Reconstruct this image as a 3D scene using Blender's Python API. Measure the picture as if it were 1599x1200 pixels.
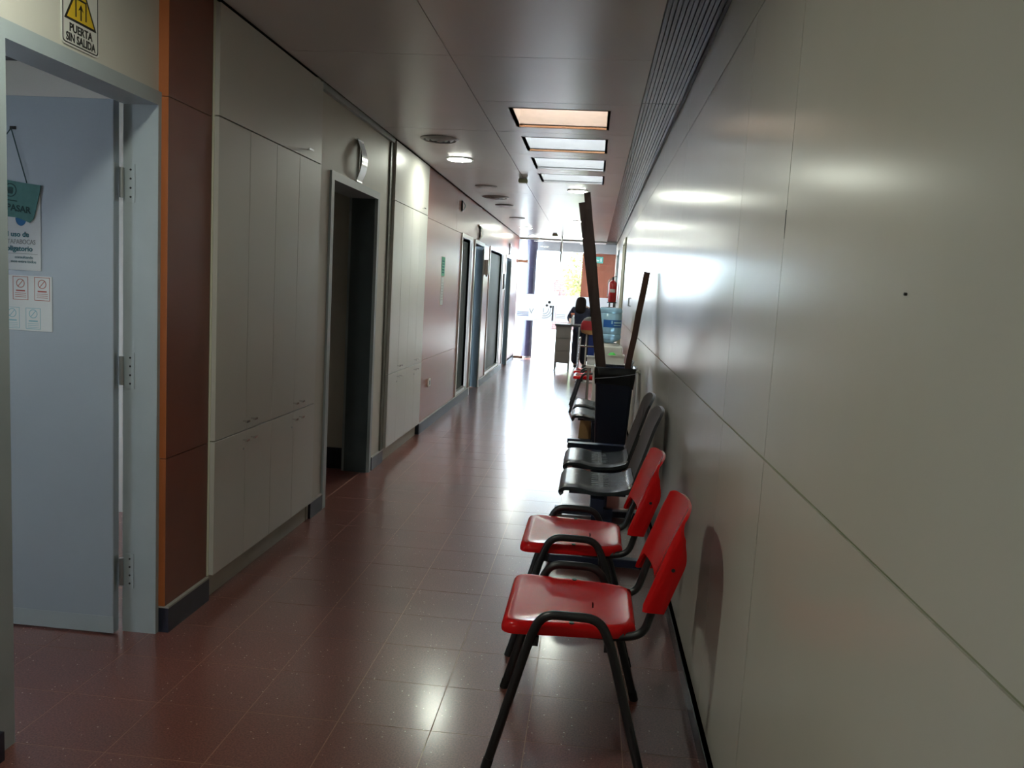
import bpy, bmesh, math, random
from mathutils import Vector, Matrix
random.seed(7)
S = bpy.context.scene
for o in list(bpy.data.objects): bpy.data.objects.remove(o)
COL = S.collection

# ------------------------------------------------------------------ camera
cam_d = bpy.data.cameras.new('camera'); cam = bpy.data.objects.new('camera', cam_d); COL.objects.link(cam)
F = 1280.0; CH = 1.43
c = Vector((926.4-799.5, 461.4-600, F)).normalized()          # corridor direction seen by the lens (x right, y down, z forward)
d = Vector((math.sin(-.066), math.cos(-.066), 0)); d = (d - c*d.dot(c)).normalized()   # plumb line
X_ = c.cross(-d); Rm = Matrix((X_, c, -d)).transposed()       # lens = Rm @ world
right = Vector(Rm[0]); up = -Vector(Rm[1]); back = -Vector(Rm[2])
M = Matrix((right, up, back)).transposed().to_4x4(); M.translation = Vector((0, 0, CH))
cam.matrix_world = M
cam_d.sensor_width = 36; cam_d.sensor_fit = 'HORIZONTAL'; cam_d.lens = F/1599*36
cam_d.clip_start = .05; cam_d.clip_end = 500
S.camera = cam

# ------------------------------------------------------------------ world, sun, exposure
W = bpy.data.worlds.new('sky'); S.world = W; W.use_nodes = True
bg = W.node_tree.nodes['Background']; bg.inputs[0].default_value = (.74, .86, 1.0, 1); bg.inputs[1].default_value = 20.0
sun_d = bpy.data.lights.new('sun', 'SUN'); sun = bpy.data.objects.new('sun', sun_d); COL.objects.link(sun)
sun_d.energy = 16; sun_d.angle = math.radians(.6); sun_d.color = (1, .95, .87)
sun.rotation_euler = (math.radians(-32), 0, math.radians(-14)); sun.location = (0, 30, 30)
S.view_settings.view_transform = 'Standard'; S.view_settings.look = 'None'
S.view_settings.gamma = 1; S.view_settings.use_curve_mapping = False
S.view_settings.exposure = 0.35
S.cycles.sample_clamp_indirect = 4.0
LAMP = 105.0      # radiance of the lit ceiling lamps

# ------------------------------------------------------------------ materials
MATS = {}
def mat(name, col, rough=.5, metal=0, spec=.5, var=.04, scale=8, bump=0, trans=0, emit=0, coat=0, aniso_scale=None):
    if name in MATS: return MATS[name]
    m = bpy.data.materials.new(name); m.use_nodes = True; nt = m.node_tree; p = nt.nodes['Principled BSDF']
    p.inputs['Roughness'].default_value = rough; p.inputs['Metallic'].default_value = metal
    p.inputs['Specular IOR Level'].default_value = spec
    if trans: p.inputs['Transmission Weight'].default_value = trans
    if coat: p.inputs['Coat Weight'].default_value = coat; p.inputs['Coat Roughness'].default_value = .06
    if emit:
        p.inputs['Emission Color'].default_value = (*col, 1); p.inputs['Emission Strength'].default_value = emit
    tc = nt.nodes.new('ShaderNodeTexCoord')
    mp = nt.nodes.new('ShaderNodeMapping'); nt.links.new(tc.outputs['Object'], mp.inputs[0])
    if aniso_scale: mp.inputs['Scale'].default_value = aniso_scale
    nz = nt.nodes.new('ShaderNodeTexNoise'); nz.inputs['Scale'].default_value = scale; nz.inputs['Detail'].default_value = 5
    nt.links.new(mp.outputs[0], nz.inputs['Vector'])
    rp = nt.nodes.new('ShaderNodeValToRGB')
    rp.color_ramp.elements[0].position = .3; rp.color_ramp.elements[1].position = .7
    rp.color_ramp.elements[0].color = (*[max(0, x*(1-var)) for x in col], 1)
    rp.color_ramp.elements[1].color = (*[min(1, x*(1+var)) for x in col], 1)
    nt.links.new(nz.outputs['Fac'], rp.inputs[0]); nt.links.new(rp.outputs[0], p.inputs['Base Color'])
    if bump:
        b = nt.nodes.new('ShaderNodeBump'); b.inputs['Strength'].default_value = bump; b.inputs['Distance'].default_value = .002
        nt.links.new(nz.outputs['Fac'], b.inputs['Height']); nt.links.new(b.outputs[0], p.inputs['Normal'])
    MATS[name] = m; return m

def terrazzo(name, grid):
    m = bpy.data.materials.new(name); m.use_nodes = True; nt = m.node_tree; N = nt.nodes; L = nt.links
    p = N['Principled BSDF']; geo = N.new('ShaderNodeNewGeometry')
    nz = N.new('ShaderNodeTexNoise'); nz.inputs['Scale'].default_value = 170; nz.inputs['Detail'].default_value = 3
    L.new(geo.outputs['Position'], nz.inputs['Vector'])
    base = N.new('ShaderNodeValToRGB'); e = base.color_ramp.elements
    e[0].position = .36; e[0].color = (.135, .037, .028, 1); e[1].position = .66; e[1].color = (.275, .092, .068, 1)
    L.new(nz.outputs['Fac'], base.inputs[0])
    big = N.new('ShaderNodeTexNoise'); big.inputs['Scale'].default_value = 1.3; L.new(geo.outputs['Position'], big.inputs['Vector'])
    mul = N.new('ShaderNodeMixRGB'); mul.blend_type = 'MULTIPLY'; mul.inputs[0].default_value = .5
    L.new(base.outputs[0], mul.inputs[1]); L.new(big.outputs['Fac'], mul.inputs[2])
    vo = N.new('ShaderNodeTexVoronoi'); vo.inputs['Scale'].default_value = 42; L.new(geo.outputs['Position'], vo.inputs['Vector'])
    sp = N.new('ShaderNodeMath'); sp.operation = 'LESS_THAN'; sp.inputs[1].default_value = .10; L.new(vo.outputs['Distance'], sp.inputs[0])
    wn = N.new('ShaderNodeSeparateColor'); L.new(vo.outputs['Color'], wn.inputs[0])
    gt = N.new('ShaderNodeMath'); gt.operation = 'GREATER_THAN'; gt.inputs[1].default_value = .55; L.new(wn.outputs[0], gt.inputs[0])
    an = N.new('ShaderNodeMath'); an.operation = 'MULTIPLY'; L.new(sp.outputs[0], an.inputs[0]); L.new(gt.outputs[0], an.inputs[1])
    mx = N.new('ShaderNodeMixRGB'); mx.inputs[2].default_value = (.55, .42, .33, 1)
    L.new(an.outputs[0], mx.inputs[0]); L.new(mul.outputs[0], mx.inputs[1]); out = mx
    if grid:
        mp = N.new('ShaderNodeMapping'); mp.inputs['Location'].default_value = (1.355, -2.176, 0); L.new(geo.outputs['Position'], mp.inputs[0])
        br = N.new('ShaderNodeTexBrick'); br.offset = 0; br.inputs['Scale'].default_value = 1
        br.inputs['Brick Width'].default_value = .308; br.inputs['Row Height'].default_value = .304; br.inputs['Mortar Size'].default_value = .002
        L.new(mp.outputs[0], br.inputs['Vector'])
        m2 = N.new('ShaderNodeMixRGB'); m2.inputs[2].default_value = (.30, .16, .11, 1)
        L.new(br.outputs['Fac'], m2.inputs[0]); L.new(mx.outputs[0], m2.inputs[1]); out = m2
    L.new(out.outputs[0], p.inputs['Base Color'])
    rr = N.new('ShaderNodeMapRange'); rr.inputs[3].default_value = .30; rr.inputs[4].default_value = .36
    p.inputs['Coat Weight'].default_value = .7; p.inputs['Coat Roughness'].default_value = .17
    n3 = N.new('ShaderNodeTexNoise'); n3.inputs['Scale'].default_value = 5; L.new(geo.outputs['Position'], n3.inputs['Vector'])
    L.new(n3.outputs['Fac'], rr.inputs[0]); L.new(rr.outputs[0], p.inputs['Roughness'])
    p.inputs['Specular IOR Level'].default_value = .55
    MATS[name] = m; return m

def thin_glass(name, tint, refl=.5, rough=0.0):
    m = bpy.data.materials.new(name); m.use_nodes = True; nt = m.node_tree; N = nt.nodes; L = nt.links
    N.remove(N['Principled BSDF']); out = N['Material Output']
    t = N.new('ShaderNodeBsdfTransparent'); t.inputs[0].default_value = (*tint, 1)
    g = N.new('ShaderNodeBsdfGlossy'); g.inputs['Roughness'].default_value = rough
    fr = N.new('ShaderNodeFresnel'); fr.inputs[0].default_value = 1.45
    mu = N.new('ShaderNodeMath'); mu.operation = 'MULTIPLY'; mu.inputs[1].default_value = refl; L.new(fr.outputs[0], mu.inputs[0])
    mx = N.new('ShaderNodeMixShader'); L.new(mu.outputs[0], mx.inputs[0]); L.new(t.outputs[0], mx.inputs[1]); L.new(g.outputs[0], mx.inputs[2])
    L.new(mx.outputs[0], out.inputs[0]); MATS[name] = m; return m

def frosted(name, col, clear):
    m = bpy.data.materials.new(name); m.use_nodes = True; nt = m.node_tree; N = nt.nodes; L = nt.links
    N.remove(N['Principled BSDF']); out = N['Material Output']
    tl = N.new('ShaderNodeBsdfTranslucent'); tl.inputs[0].default_value = (*col, 1)
    df = N.new('ShaderNodeBsdfDiffuse'); df.inputs[0].default_value = (*col, 1)
    tr = N.new('ShaderNodeBsdfTransparent')
    a = N.new('ShaderNodeMixShader'); a.inputs[0].default_value = .35; L.new(tl.outputs[0], a.inputs[1]); L.new(df.outputs[0], a.inputs[2])
    b = N.new('ShaderNodeMixShader'); b.inputs[0].default_value = clear; L.new(a.outputs[0], b.inputs[1]); L.new(tr.outputs[0], b.inputs[2])
    L.new(b.outputs[0], out.inputs[0]); MATS[name] = m; return m

def brickmat(name, c1, c2, mortar, bw, rh):
    m = bpy.data.materials.new(name); m.use_nodes = True; nt = m.node_tree; N = nt.nodes; L = nt.links
    p = N['Principled BSDF']; p.inputs['Roughness'].default_value = .85
    tc = N.new('ShaderNodeTexCoord'); mp = N.new('ShaderNodeMapping'); mp.inputs['Rotation'].default_value = (math.pi/2, 0, 0)
    L.new(tc.outputs['Object'], mp.inputs[0])
    br = N.new('ShaderNodeTexBrick'); br.inputs['Scale'].default_value = 1; br.inputs['Brick Width'].default_value = bw; br.inputs['Row Height'].default_value = rh
    br.inputs['Mortar Size'].default_value = rh*.12
    br.inputs['Color1'].default_value = (*c1, 1); br.inputs['Color2'].default_value = (*c2, 1); br.inputs['Mortar'].default_value = (*mortar, 1)
    L.new(mp.outputs[0], br.inputs['Vector']); L.new(br.outputs['Color'], p.inputs['Base Color']); MATS[name] = m; return m

terrazzo('terrazzo', False); terrazzo('terrazzo_grid', True)
mat('grout', (.30, .16, .11), .5, var=.15, scale=30)
mat('laminate', (.60, .59, .52), .23, spec=.42, var=.025, scale=2.5, aniso_scale=(1, 1, .4))
mat('laminate_gap', (.10, .10, .07), .8)
mat('joint_strip', (.22, .23, .14), .6)
mat('ceil_panel', (.62, .61, .62), .27, spec=.55, var=.02, scale=2)
mat('ceil_gap', (.03, .03, .03), .9)
mat('grille', (.06, .06, .075), .26, metal=.85, var=.4, scale=3)
mat('grille_dark', (.03, .03, .035), .5)
mat('painted_wall', (.58, .56, .50), .5, var=.03, scale=3, bump=.1)
mat('frame_grey', (.36, .41, .43), .38, var=.05, scale=5)
mat('door_grey', (.33, .38, .43), .42, var=.04, scale=2.5)
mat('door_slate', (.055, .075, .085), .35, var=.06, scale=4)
mat('frame_alu', (.62, .60, .57), .28, metal=.4, var=.04)
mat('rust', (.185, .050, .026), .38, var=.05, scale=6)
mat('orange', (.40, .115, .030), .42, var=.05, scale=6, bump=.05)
mat('terracotta', (.27, .088, .055), .30, spec=.45, var=.06, scale=3, aniso_scale=(1, .3, 2))
mat('cabinet', (.58, .57, .53), .33, var=.02, scale=2)
mat('cab_edge', (.66, .66, .53), .5)
mat('kick', (.42, .40, .34), .5)
mat('navy_base', (.016, .018, .034), .42, var=.25, scale=14)
mat('navy_lip', (.40, .38, .35), .35, var=.2, scale=9)
mat('black_base', (.012, .013, .013), .22, var=.2)
mat('chrome', (.75, .75, .75), .18, metal=1, var=.02)
mat('steel', (.42, .44, .44), .35, metal=.9, var=.05)
mat('black', (.012, .012, .013), .4)
mat('black_tube', (.014, .015, .018), .33, spec=.6)
mat('black_seat', (.028, .036, .040), .27, spec=.7, var=.08)
mat('black_back', (.030, .032, .034), .38, spec=.6, var=.08)
mat('navy_metal', (.012, .018, .040), .35)
mat('red_plastic', (.62, .009, .011), .20, spec=.22, var=.05, scale=3)
mat('white_plastic', (.72, .72, .68), .35, var=.02)
mat('white_paper', (.72, .75, .76), .7, var=.02)
mat('teal_cloth', (.09, .22, .21), .85, var=.08, scale=40, bump=.2)
mat('teal_dark', (.02, .06, .06), .8); mat('teal_print', (.02, .16, .20), .7); mat('blue_print', (.01, .13, .32), .7)
mat('red_print', (.40, .08, .06), .7); mat('lightblue_print', (.25, .50, .58), .7); mat('grey_print', (.30, .32, .32), .7)
mat('yellow', (.62, .42, .02), .5); mat('ink', (.012, .012, .012), .5); mat('sign_white', (.66, .66, .62), .4)
mat('green_notice', (.16, .52, .36), .6, var=.1); mat('green_sign', (.10, .42, .36), .5)
mat('bin_navy', (.006, .012, .032), .42, var=.2, scale=5); mat('bag_black', (.01, .011, .014), .25, var=.2, scale=20, bump=.6)
mat('plank_dark', (.060, .036, .026), .6, var=.35, scale=5, aniso_scale=(6, 6, .5), bump=.3)
mat('plank_brown', (.085, .036, .020), .6, var=.3, scale=5, aniso_scale=(6, 6, .5), bump=.3)
mat('bottle_blue', (.42, .70, .90), .12, trans=.35, var=.03); mat('label_blue', (.015, .11, .38), .4); mat('label_light', (.35, .6, .75), .5)
mat('bright_green', (.08, .62, .10), .4); mat('ext_red', (.42, .012, .014), .25, spec=.6)
mat('tan', (.42, .25, .10), .7, var=.1); mat('cardboard', (.36, .20, .09), .8, var=.1)
mat('bag_red', (.42, .03, .04), .6, var=.1); mat('bag_grey', (.16, .16, .16), .7); mat('blue_panel', (.01, .05, .30), .5)
mat('desk_grey', (.22, .21, .20), .5, var=.06); mat('desk_top', (.05, .05, .055), .4)
mat('skin', (.50, .28, .19), .5, var=.05); mat('hair', (.012, .008, .007), .7, spec=.2, var=.4, scale=30, aniso_scale=(8, 8, .4))
mat('uniform_navy', (.012, .018, .045), .75, var=.15, scale=12); mat('trousers', (.008, .010, .022), .8, var=.15)
mat('orange_cap', (.62, .16, .07), .4); mat('clear_bottle', (.75, .78, .78), .15, trans=.5)
mat('lamp_off', (.55, .55, .56), .3); mat('ring_white', (.62, .62, .60), .35); mat('ring_grey', (.34, .34, .35), .4); mat('vent_dark', (.05, .05, .05), .6)
mat('well_wood', (.80, .66, .54), .6, var=.04, scale=20, aniso_scale=(1, 1, 3)); mat('well_white', (.82, .83, .82), .6, var=.02); mat('wood_edge', (.45, .22, .10), .5)
mat('column_navy', (.035, .030, .065), .28, spec=.6, var=.1); mat('copper', (.42, .24, .17), .3, metal=.8)
mat('pavement', (.62, .61, .58), .8, var=.08, scale=1.5); mat('plaster_out', (.70, .68, .66), .8, var=.05)
mat('leaf', (.22, .30, .06), .6, var=.4, scale=3); mat('bark', (.16, .11, .08), .9, var=.3); mat('roof_dark', (.10, .08, .08), .7)
brickmat('brick_pink', (.085, .040, .036), (.065, .032, .028), (.10, .07, .065), .24, .08)
brickmat('brick_white', (.72, .62, .56), (.66, .52, .46), (.60, .30, .24), .24, .10)
thin_glass('glass_clear', (.93, .96, .96), .8); frosted('glass_sky', (.75, .75, .75), .0)
frosted('frost', (.86, .90, .95), .06)
lampm = mat('lamp_lit', (.95, 1.0, .86), .4, emit=LAMP, var=0)
MATS['pane_teal'] = mat('pane_teal', (.055, .080, .076), .55, spec=.2, var=.05)

# ------------------------------------------------------------------ mesh helpers
def B(): return bmesh.new()
def box(bm, x0, x1, y0, y1, z0, z1):
    v = [bm.verts.new(p) for p in ((x0,y0,z0),(x1,y0,z0),(x1,y1,z0),(x0,y1,z0),(x0,y0,z1),(x1,y0,z1),(x1,y1,z1),(x0,y1,z1))]
    for f in ((0,3,2,1),(4,5,6,7),(0,1,5,4),(1,2,6,5),(2,3,7,6),(3,0,4,7)): bm.faces.new([v[i] for i in f])
    return bm
def bevel(bm, w, seg=2):
    bmesh.ops.bevel(bm, geom=list(bm.edges), offset=w, segments=seg, profile=.5, affect='EDGES'); return bm
def smooth_path(pts, rad=.03, seg=5):
    P = [Vector(p) for p in pts]; out = [P[0]]
    for i in range(1, len(P)-1):
        a, b_, c_ = P[i-1], P[i], P[i+1]
        r = min(rad, (a-b_).length*.49, (c_-b_).length*.49)
        s = b_+(a-b_).normalized()*r; e = b_+(c_-b_).normalized()*r
        for k in range(seg+1):
            t = k/seg; out.append((1-t)**2*s + 2*t*(1-t)*b_ + t*t*e)
    out.append(P[-1]); return out
def tube(bm, pts, r, n=10, flat=1.0, cap=True):
    P = [Vector(p) for p in pts]; rings = []; prev = None
    for i, p in enumerate(P):
        t = (P[min(i+1, len(P)-1)]-P[max(i-1, 0)]).normalized()
        if prev is None:
            a = t.cross(Vector((0, 0, 1)));
            if a.length < 1e-3: a = t.cross(Vector((0, 1, 0)))
            a.normalize()
        else: a = (prev - t*prev.dot(t)).normalized()
        prev = a; b_ = t.cross(a)
        rr = r[i] if isinstance(r, (list, tuple)) else r
        rings.append([bm.verts.new(p + a*math.cos(2*math.pi*k/n)*rr + b_*math.sin(2*math.pi*k/n)*rr*flat) for k in range(n)])
    for i in range(len(rings)-1):
        for k in range(n): bm.faces.new((rings[i][k], rings[i][(k+1)%n], rings[i+1][(k+1)%n], rings[i+1][k]))
    if cap: bm.faces.new(rings[0][::-1]); bm.faces.new(rings[-1])
    return bm
def lathe(bm, prof, cx=0, cy=0, n=24, loop=False):
    rings = []
    for r, z in prof: rings.append([bm.verts.new((cx+r*math.cos(2*math.pi*k/n), cy+r*math.sin(2*math.pi*k/n), z)) for k in range(n)])
    for i in range(len(rings)-1):
        for k in range(n): bm.faces.new((rings[i][k], rings[i][(k+1)%n], rings[i+1][(k+1)%n], rings[i+1][k]))
    if loop:
        for k in range(n): bm.faces.new((rings[-1][k], rings[-1][(k+1)%n], rings[0][(k+1)%n], rings[0][k]))
    else: bm.faces.new(rings[0][::-1]); bm.faces.new(rings[-1])
    return bm
def disc(bm, cx, cy, z, r, n=32, flip=True):
    v = [bm.verts.new((cx+r*math.cos(2*math.pi*k/n), cy+r*math.sin(2*math.pi*k/n), z)) for k in range(n)]
    bm.faces.new(v[::-1] if flip else v); return bm
def rounded_poly(pts, rads, seg=6):
    n = len(pts); out = []
    for i in range(n):
        p = Vector(pts[i]); a = Vector(pts[i-1]); b_ = Vector(pts[(i+1)%n]); r = rads[i]
        s = p+(a-p).normalized()*r; e = p+(b_-p).normalized()*r
        for k in range(seg+1):
            t = k/seg; out.append((1-t)**2*s + 2*t*(1-t)*p + t*t*e)
    return out
def plate(bm, pts2, o, ru, uv, thick):
    """extrude outline given in (right, up) coordinates about o; thickness along right x up"""
    ru = Vector(ru); uv = Vector(uv); nn = ru.cross(uv); o = Vector(o)
    f = [bm.verts.new(o+ru*x+uv*y+nn*thick) for x, y in pts2]; g = [bm.verts.new(o+ru*x+uv*y) for x, y in pts2]
    bm.faces.new(f); bm.faces.new(g[::-1])
    for i in range(len(f)):
        j = (i+1) % len(f); bm.faces.new((g[i], g[j], f[j], f[i]))
    return bm
def ring2(bm, outer, inner, o, ru, uv, thick):
    ru = Vector(ru); uv = Vector(uv); nn = ru.cross(uv); o = Vector(o)
    mk = lambda P, t: [bm.verts.new(o+ru*x+uv*y+nn*t) for x, y in P]
    a, b_, c_, e = mk(outer, thick), mk(inner, thick), mk(outer, 0), mk(inner, 0); n = len(a)
    for i in range(n):
        j = (i+1) % n
        bm.faces.new((a[i], a[j], b_[j], b_[i])); bm.faces.new((c_[i], c_[j], a[j], a[i])); bm.faces.new((b_[i], b_[j], e[j], e[i]))
    return bm
def circ(cx, cy, r, n=20): return [(cx+r*math.cos(2*math.pi*k/n), cy+r*math.sin(2*math.pi*k/n)) for k in range(n)]
def rect(x0, x1, y0, y1): return [(x0, y0), (x1, y0), (x1, y1), (x0, y1)]

def wl(o):
    v = Vector((0, 0, 0))
    while o is not None: v += o.location; o = o.parent
    return v
def obj(name, bm, m, parent=None, smooth=False, local=False):
    me = bpy.data.meshes.new(name); bmesh.ops.recalc_face_normals(bm, faces=bm.faces); bm.to_mesh(me); bm.free()
    if smooth:
        for p in me.polygons: p.use_smooth = True
        me.set_sharp_from_angle(angle=math.radians(smooth if smooth > 1 else 45))
    me.materials.append(MATS[m])
    o = bpy.data.objects.new(name, me); COL.objects.link(o)
    if parent:
        if not local: me.transform(Matrix.Translation(-wl(parent)))
        o.parent = parent
    return o
def thing(name, label, cat, loc=(0, 0, 0), group=None):
    o = bpy.data.objects.new(name, None); o.empty_display_size = .05; COL.objects.link(o); o.location = loc
    o['label'] = label; o['category'] = cat
    if group: o['group'] = group
    return o
def tag(o, label, cat, group=None):
    o['label'] = label; o['category'] = cat
    if group: o['group'] = group
    return o
def struct(o, label=None, cat=None):
    o['kind'] = 'structure'
    if label: o['label'] = label; o['category'] = cat
    return o
def text(name, body, size, o, ru, uv, m, parent, lift=.0008, align='CENTER', sx=1.0, bold=0):
    cu = bpy.data.curves.new(name, 'FONT'); cu.body = body; cu.size = size; cu.align_x = align; cu.extrude = .0003; cu.offset = bold; cu.resolution_u = 3
    t = bpy.data.objects.new(name, cu); COL.objects.link(t); dg = bpy.context.evaluated_depsgraph_get()
    me = bpy.data.meshes.new_from_object(t.evaluated_get(dg)); bpy.data.objects.remove(t)
    ru = Vector(ru); uv = Vector(uv); nn = ru.cross(uv); o = Vector(o)+nn*lift
    T = Matrix((ru*sx, uv, nn)).transposed().to_4x4(); T.translation = o - wl(parent); me.transform(T)
    me.materials.clear(); me.materials.append(MATS[m])
    ob = bpy.data.objects.new(name, me); COL.objects.link(ob); ob.parent = parent; return ob
def copy_tree(o, parent=None, label=None):
    q = o.copy(); COL.objects.link(q); q.parent = parent
    if label: q['label'] = label
    for ch in list(o.children): copy_tree(ch, q)
    return q
XP, YP, ZP = (1, 0, 0), (0, 1, 0), (0, 0, 1)

# ================================================================== SETTING
CZ = 2.545; XR = .44; YE = 17.3
# ---- floor: base slab with tan joints, single tiles near the camera, the rest by material
fl = struct(obj('floor', box(B(), -4.2, .60, -3, 19.0, -.12, -.0007), 'grout'), 'dark red terrazzo tile floor of the corridor', 'floor')
far = obj('terrazzo_field', box(B(), -1.66, .45, 2.176+.304*20, 18.9, -.0007, 0), 'terrazzo_grid', fl); far['kind'] = 'stuff'
tile_me = None
def tile(x, y):
    global tile_me
    if tile_me is None:
        bm = box(B(), .0016, .3064, .0016, .3024, -.0007, 0); tile_me = bpy.data.meshes.new('tile'); bm.to_mesh(tile_me); bm.free(); tile_me.materials.append(MATS['terrazzo'])
    o = bpy.data.objects.new('tile', tile_me); COL.objects.link(o); o.parent = fl; o.location = (x, y, random.uniform(-.0002, 0))
    o.rotation_euler = (random.uniform(-.0007, .0007), random.uniform(-.0007, .0007), 0)
for j in range(-3, 20):
    for i in range(-1, 6): tile(-1.355+.308*i, 2.176+.304*j)
for j in range(-1, 4):
    for i in range(-4, -1): tile(-1.355+.308*i, 2.176+.304*j)
rest = obj('terrazzo_field', box(B(), -1.66, .45, -3, 2.176-.304*3, -.0007, 0), 'terrazzo_grid', fl); rest['kind'] = 'stuff'
r2 = obj('terrazzo_field', box(B(), -4.2, -1.672, 3.4, 6.2, -.0007, 0), 'terrazzo_grid', fl); r2['kind'] = 'stuff'

# ---- right wall: core, laminate panels, joint strips, baseboard
wr = struct(obj('wall_right', box(B(), XR+.018, .60, -3, 19.0, 0, CZ+.1), 'laminate_gap'), 'beige laminate panelled wall behind the row of chairs', 'wall')
seams = [-3, -1.1, .45, 2.02, 2.66, 4.5, 6.07, 7.65, 9.2, 10.8, 12.35, 13.35, 15.0, 15.9, 16.8, 19.0]
for i in range(len(seams)-1):
    y0, y1 = seams[i]+.0018, seams[i+1]-.0018
    for z0, z1 in ((.02, 1.053), (1.059, 2.307), (2.311, CZ+.05)):
        if z0 < 2 and seams[i] in (12.35, 15.9): continue
        obj('panel', box(B(), XR, XR+.018, y0, y1, z0, z1), 'laminate', wr)
obj('joint_strip', box(B(), XR+.004, XR+.018, -3, 12.35, 1.053, 1.059), 'joint_strip', wr)
bm = B(); v = [bm.verts.new(p) for p in ((XR-.0005, 2.0185, 1.655), (XR-.0005, 2.027, 1.655), (XR-.0005, 2.0205, 1.588), (XR+.01, 2.0185, 1.655), (XR+.01, 2.027, 1.655), (XR+.01, 2.0205, 1.588))]
for f in ((0,1,2),(3,5,4),(0,3,4,1),(1,4,5,2),(2,5,3,0)): bm.faces.new([v[i] for i in f])
obj('chipped_edge', bm, 'ink', wr)
bm = tube(B(), [(XR+.002, 1.214, 1.456), (XR-.004, 1.214, 1.456)], .0022, 8); obj('screw_head', bm, 'ink', wr)
bm = tube(B(), [(XR, 9.7, 1.42), (XR-.025, 9.7, 1.42), (XR-.025, 9.72, 1.33), (XR, 9.72, 1.33)], .008, 8); obj('pull_handle', bm, 'steel', wr)
bb = box(B(), XR-.016, XR, -3, 12.35, 0, .078); box(bb, XR-.02, XR, -3, 12.35, .068, .078)
struct(obj('baseboard_right', bb, 'black_base'), 'glossy black skirting along the right wall', 'baseboard')
# right wall doors
for k, (y0, y1, lab) in enumerate(((12.35, 13.35, 'pale door in the right wall with a pale green frame'), (15.9, 16.8, 'far door in the right wall near the glass entrance'))):
    dn = struct(obj('door_%d' % (5+k), box(B(), XR+.006, XR+.018, y0+.06, y1-.06, .01, 2.24), 'cabinet'), lab, 'door')
    f = B(); box(f, XR-.022, XR+.018, y0, y0+.06, 0, 2.306); box(f, XR-.022, XR+.018, y1-.06, y1, 0, 2.306); box(f, XR-.022, XR+.018, y0+.06, y1-.06, 2.24, 2.306)
    obj('door_frame', f, 'cab_edge' if k == 0 else 'frame_grey', dn)
    h = tube(B(), smooth_path([(XR+.006, y0+.14, 1.03), (XR-.04, y0+.14, 1.03), (XR-.04, y0+.26, 1.03)], .02), .009, 8); obj('door_handle', h, 'steel', dn, True)

# ---- ceiling
SKY = [(5.165, 5.73), (6.095, 6.665), (7.005, 7.60), (7.92, 8.49)]; SX0, SX1 = -.577, .015
back_ = B(); ys = [-3] + [y for s in SKY for y in s] + [18.3]
box(back_, -4.2, SX0-.02, -3, 18.3, CZ+.02, CZ+.16); box(back_, SX1+.02, .60, -3, 18.3, CZ+.02, CZ+.16)
for i in range(0, len(ys), 2): box(back_, SX0-.02, SX1+.02, ys[i]+(.02 if i else 0), ys[i+1]-(.02 if i+2 < len(ys) else 0), CZ+.02, CZ+.16)
ce = struct(obj('ceiling', back_, 'ceil_gap'), 'satin grey panelled corridor ceiling', 'ceiling')
ty = [-3, -1.5, .35, 2.2, 4.065, 4.995, 5.915, 6.835, 7.76, 9.57, 11.4, 13.2, 15.0, 16.8, 18.3]
g = .002
for i in range(len(ty)-1):
    y0, y1 = ty[i]+g, ty[i+1]-g
    hole = [s for s in SKY if s[0] > y0 and s[1] < y1]
    bm = B(); x0, x1 = -.765+g, .203
    if hole:
        a, b_ = hole[0]
        box(bm, x0, SX0, y0, y1, CZ, CZ+.02); box(bm, SX1, x1, y0, y1, CZ, CZ+.02); box(bm, SX0, SX1, y0, a, CZ, CZ+.02); box(bm, SX0, SX1, b_, y1, CZ, CZ+.02)
    else: box(bm, x0, x1, y0, y1, CZ, CZ+.02)
    obj('panel', bm, 'ceil_panel', ce)
    if i in (5, 7): continue
    yy1 = ty[i+2]-g if i+1 in (5, 7) else y1
    if i == 4 or i == 6: yy1 = ty[i+2]-g
    obj('panel', box(B(), -1.585, -.765-g, y0, yy1, CZ, CZ+.02), 'ceil_panel', ce)
# metal grille strip beside the right wall
gr = thing('ceiling_grille', 'long dark ribbed metal ventilation grille between ceiling and right wall', 'grille', (.315, 5, CZ))
gseg = [-3, -.5, 2.2, 4.946, 7.68, 10.4, 12.93, 15.6, 18.3]
for i in range(len(gseg)-1):
    for k in range(11):
        x = .210+.0195*k
        obj('slat', box(B(), x, x+.0155, gseg[i]+.004, gseg[i+1]-.004, CZ+.004+.002*(k % 2), CZ+.016), 'grille', gr)
fr = B(); box(fr, .2035, .208, -3, 18.3, CZ-.002, CZ+.018); box(fr, .424, XR-.001, -3, 18.3, CZ-.004, CZ+.018); obj('edge_rail', fr, 'grille_dark', gr)
obj('backing', box(B(), .208, .424, -3, 18.3, CZ+.0165, CZ+.0195), 'grille_dark', gr)

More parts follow.
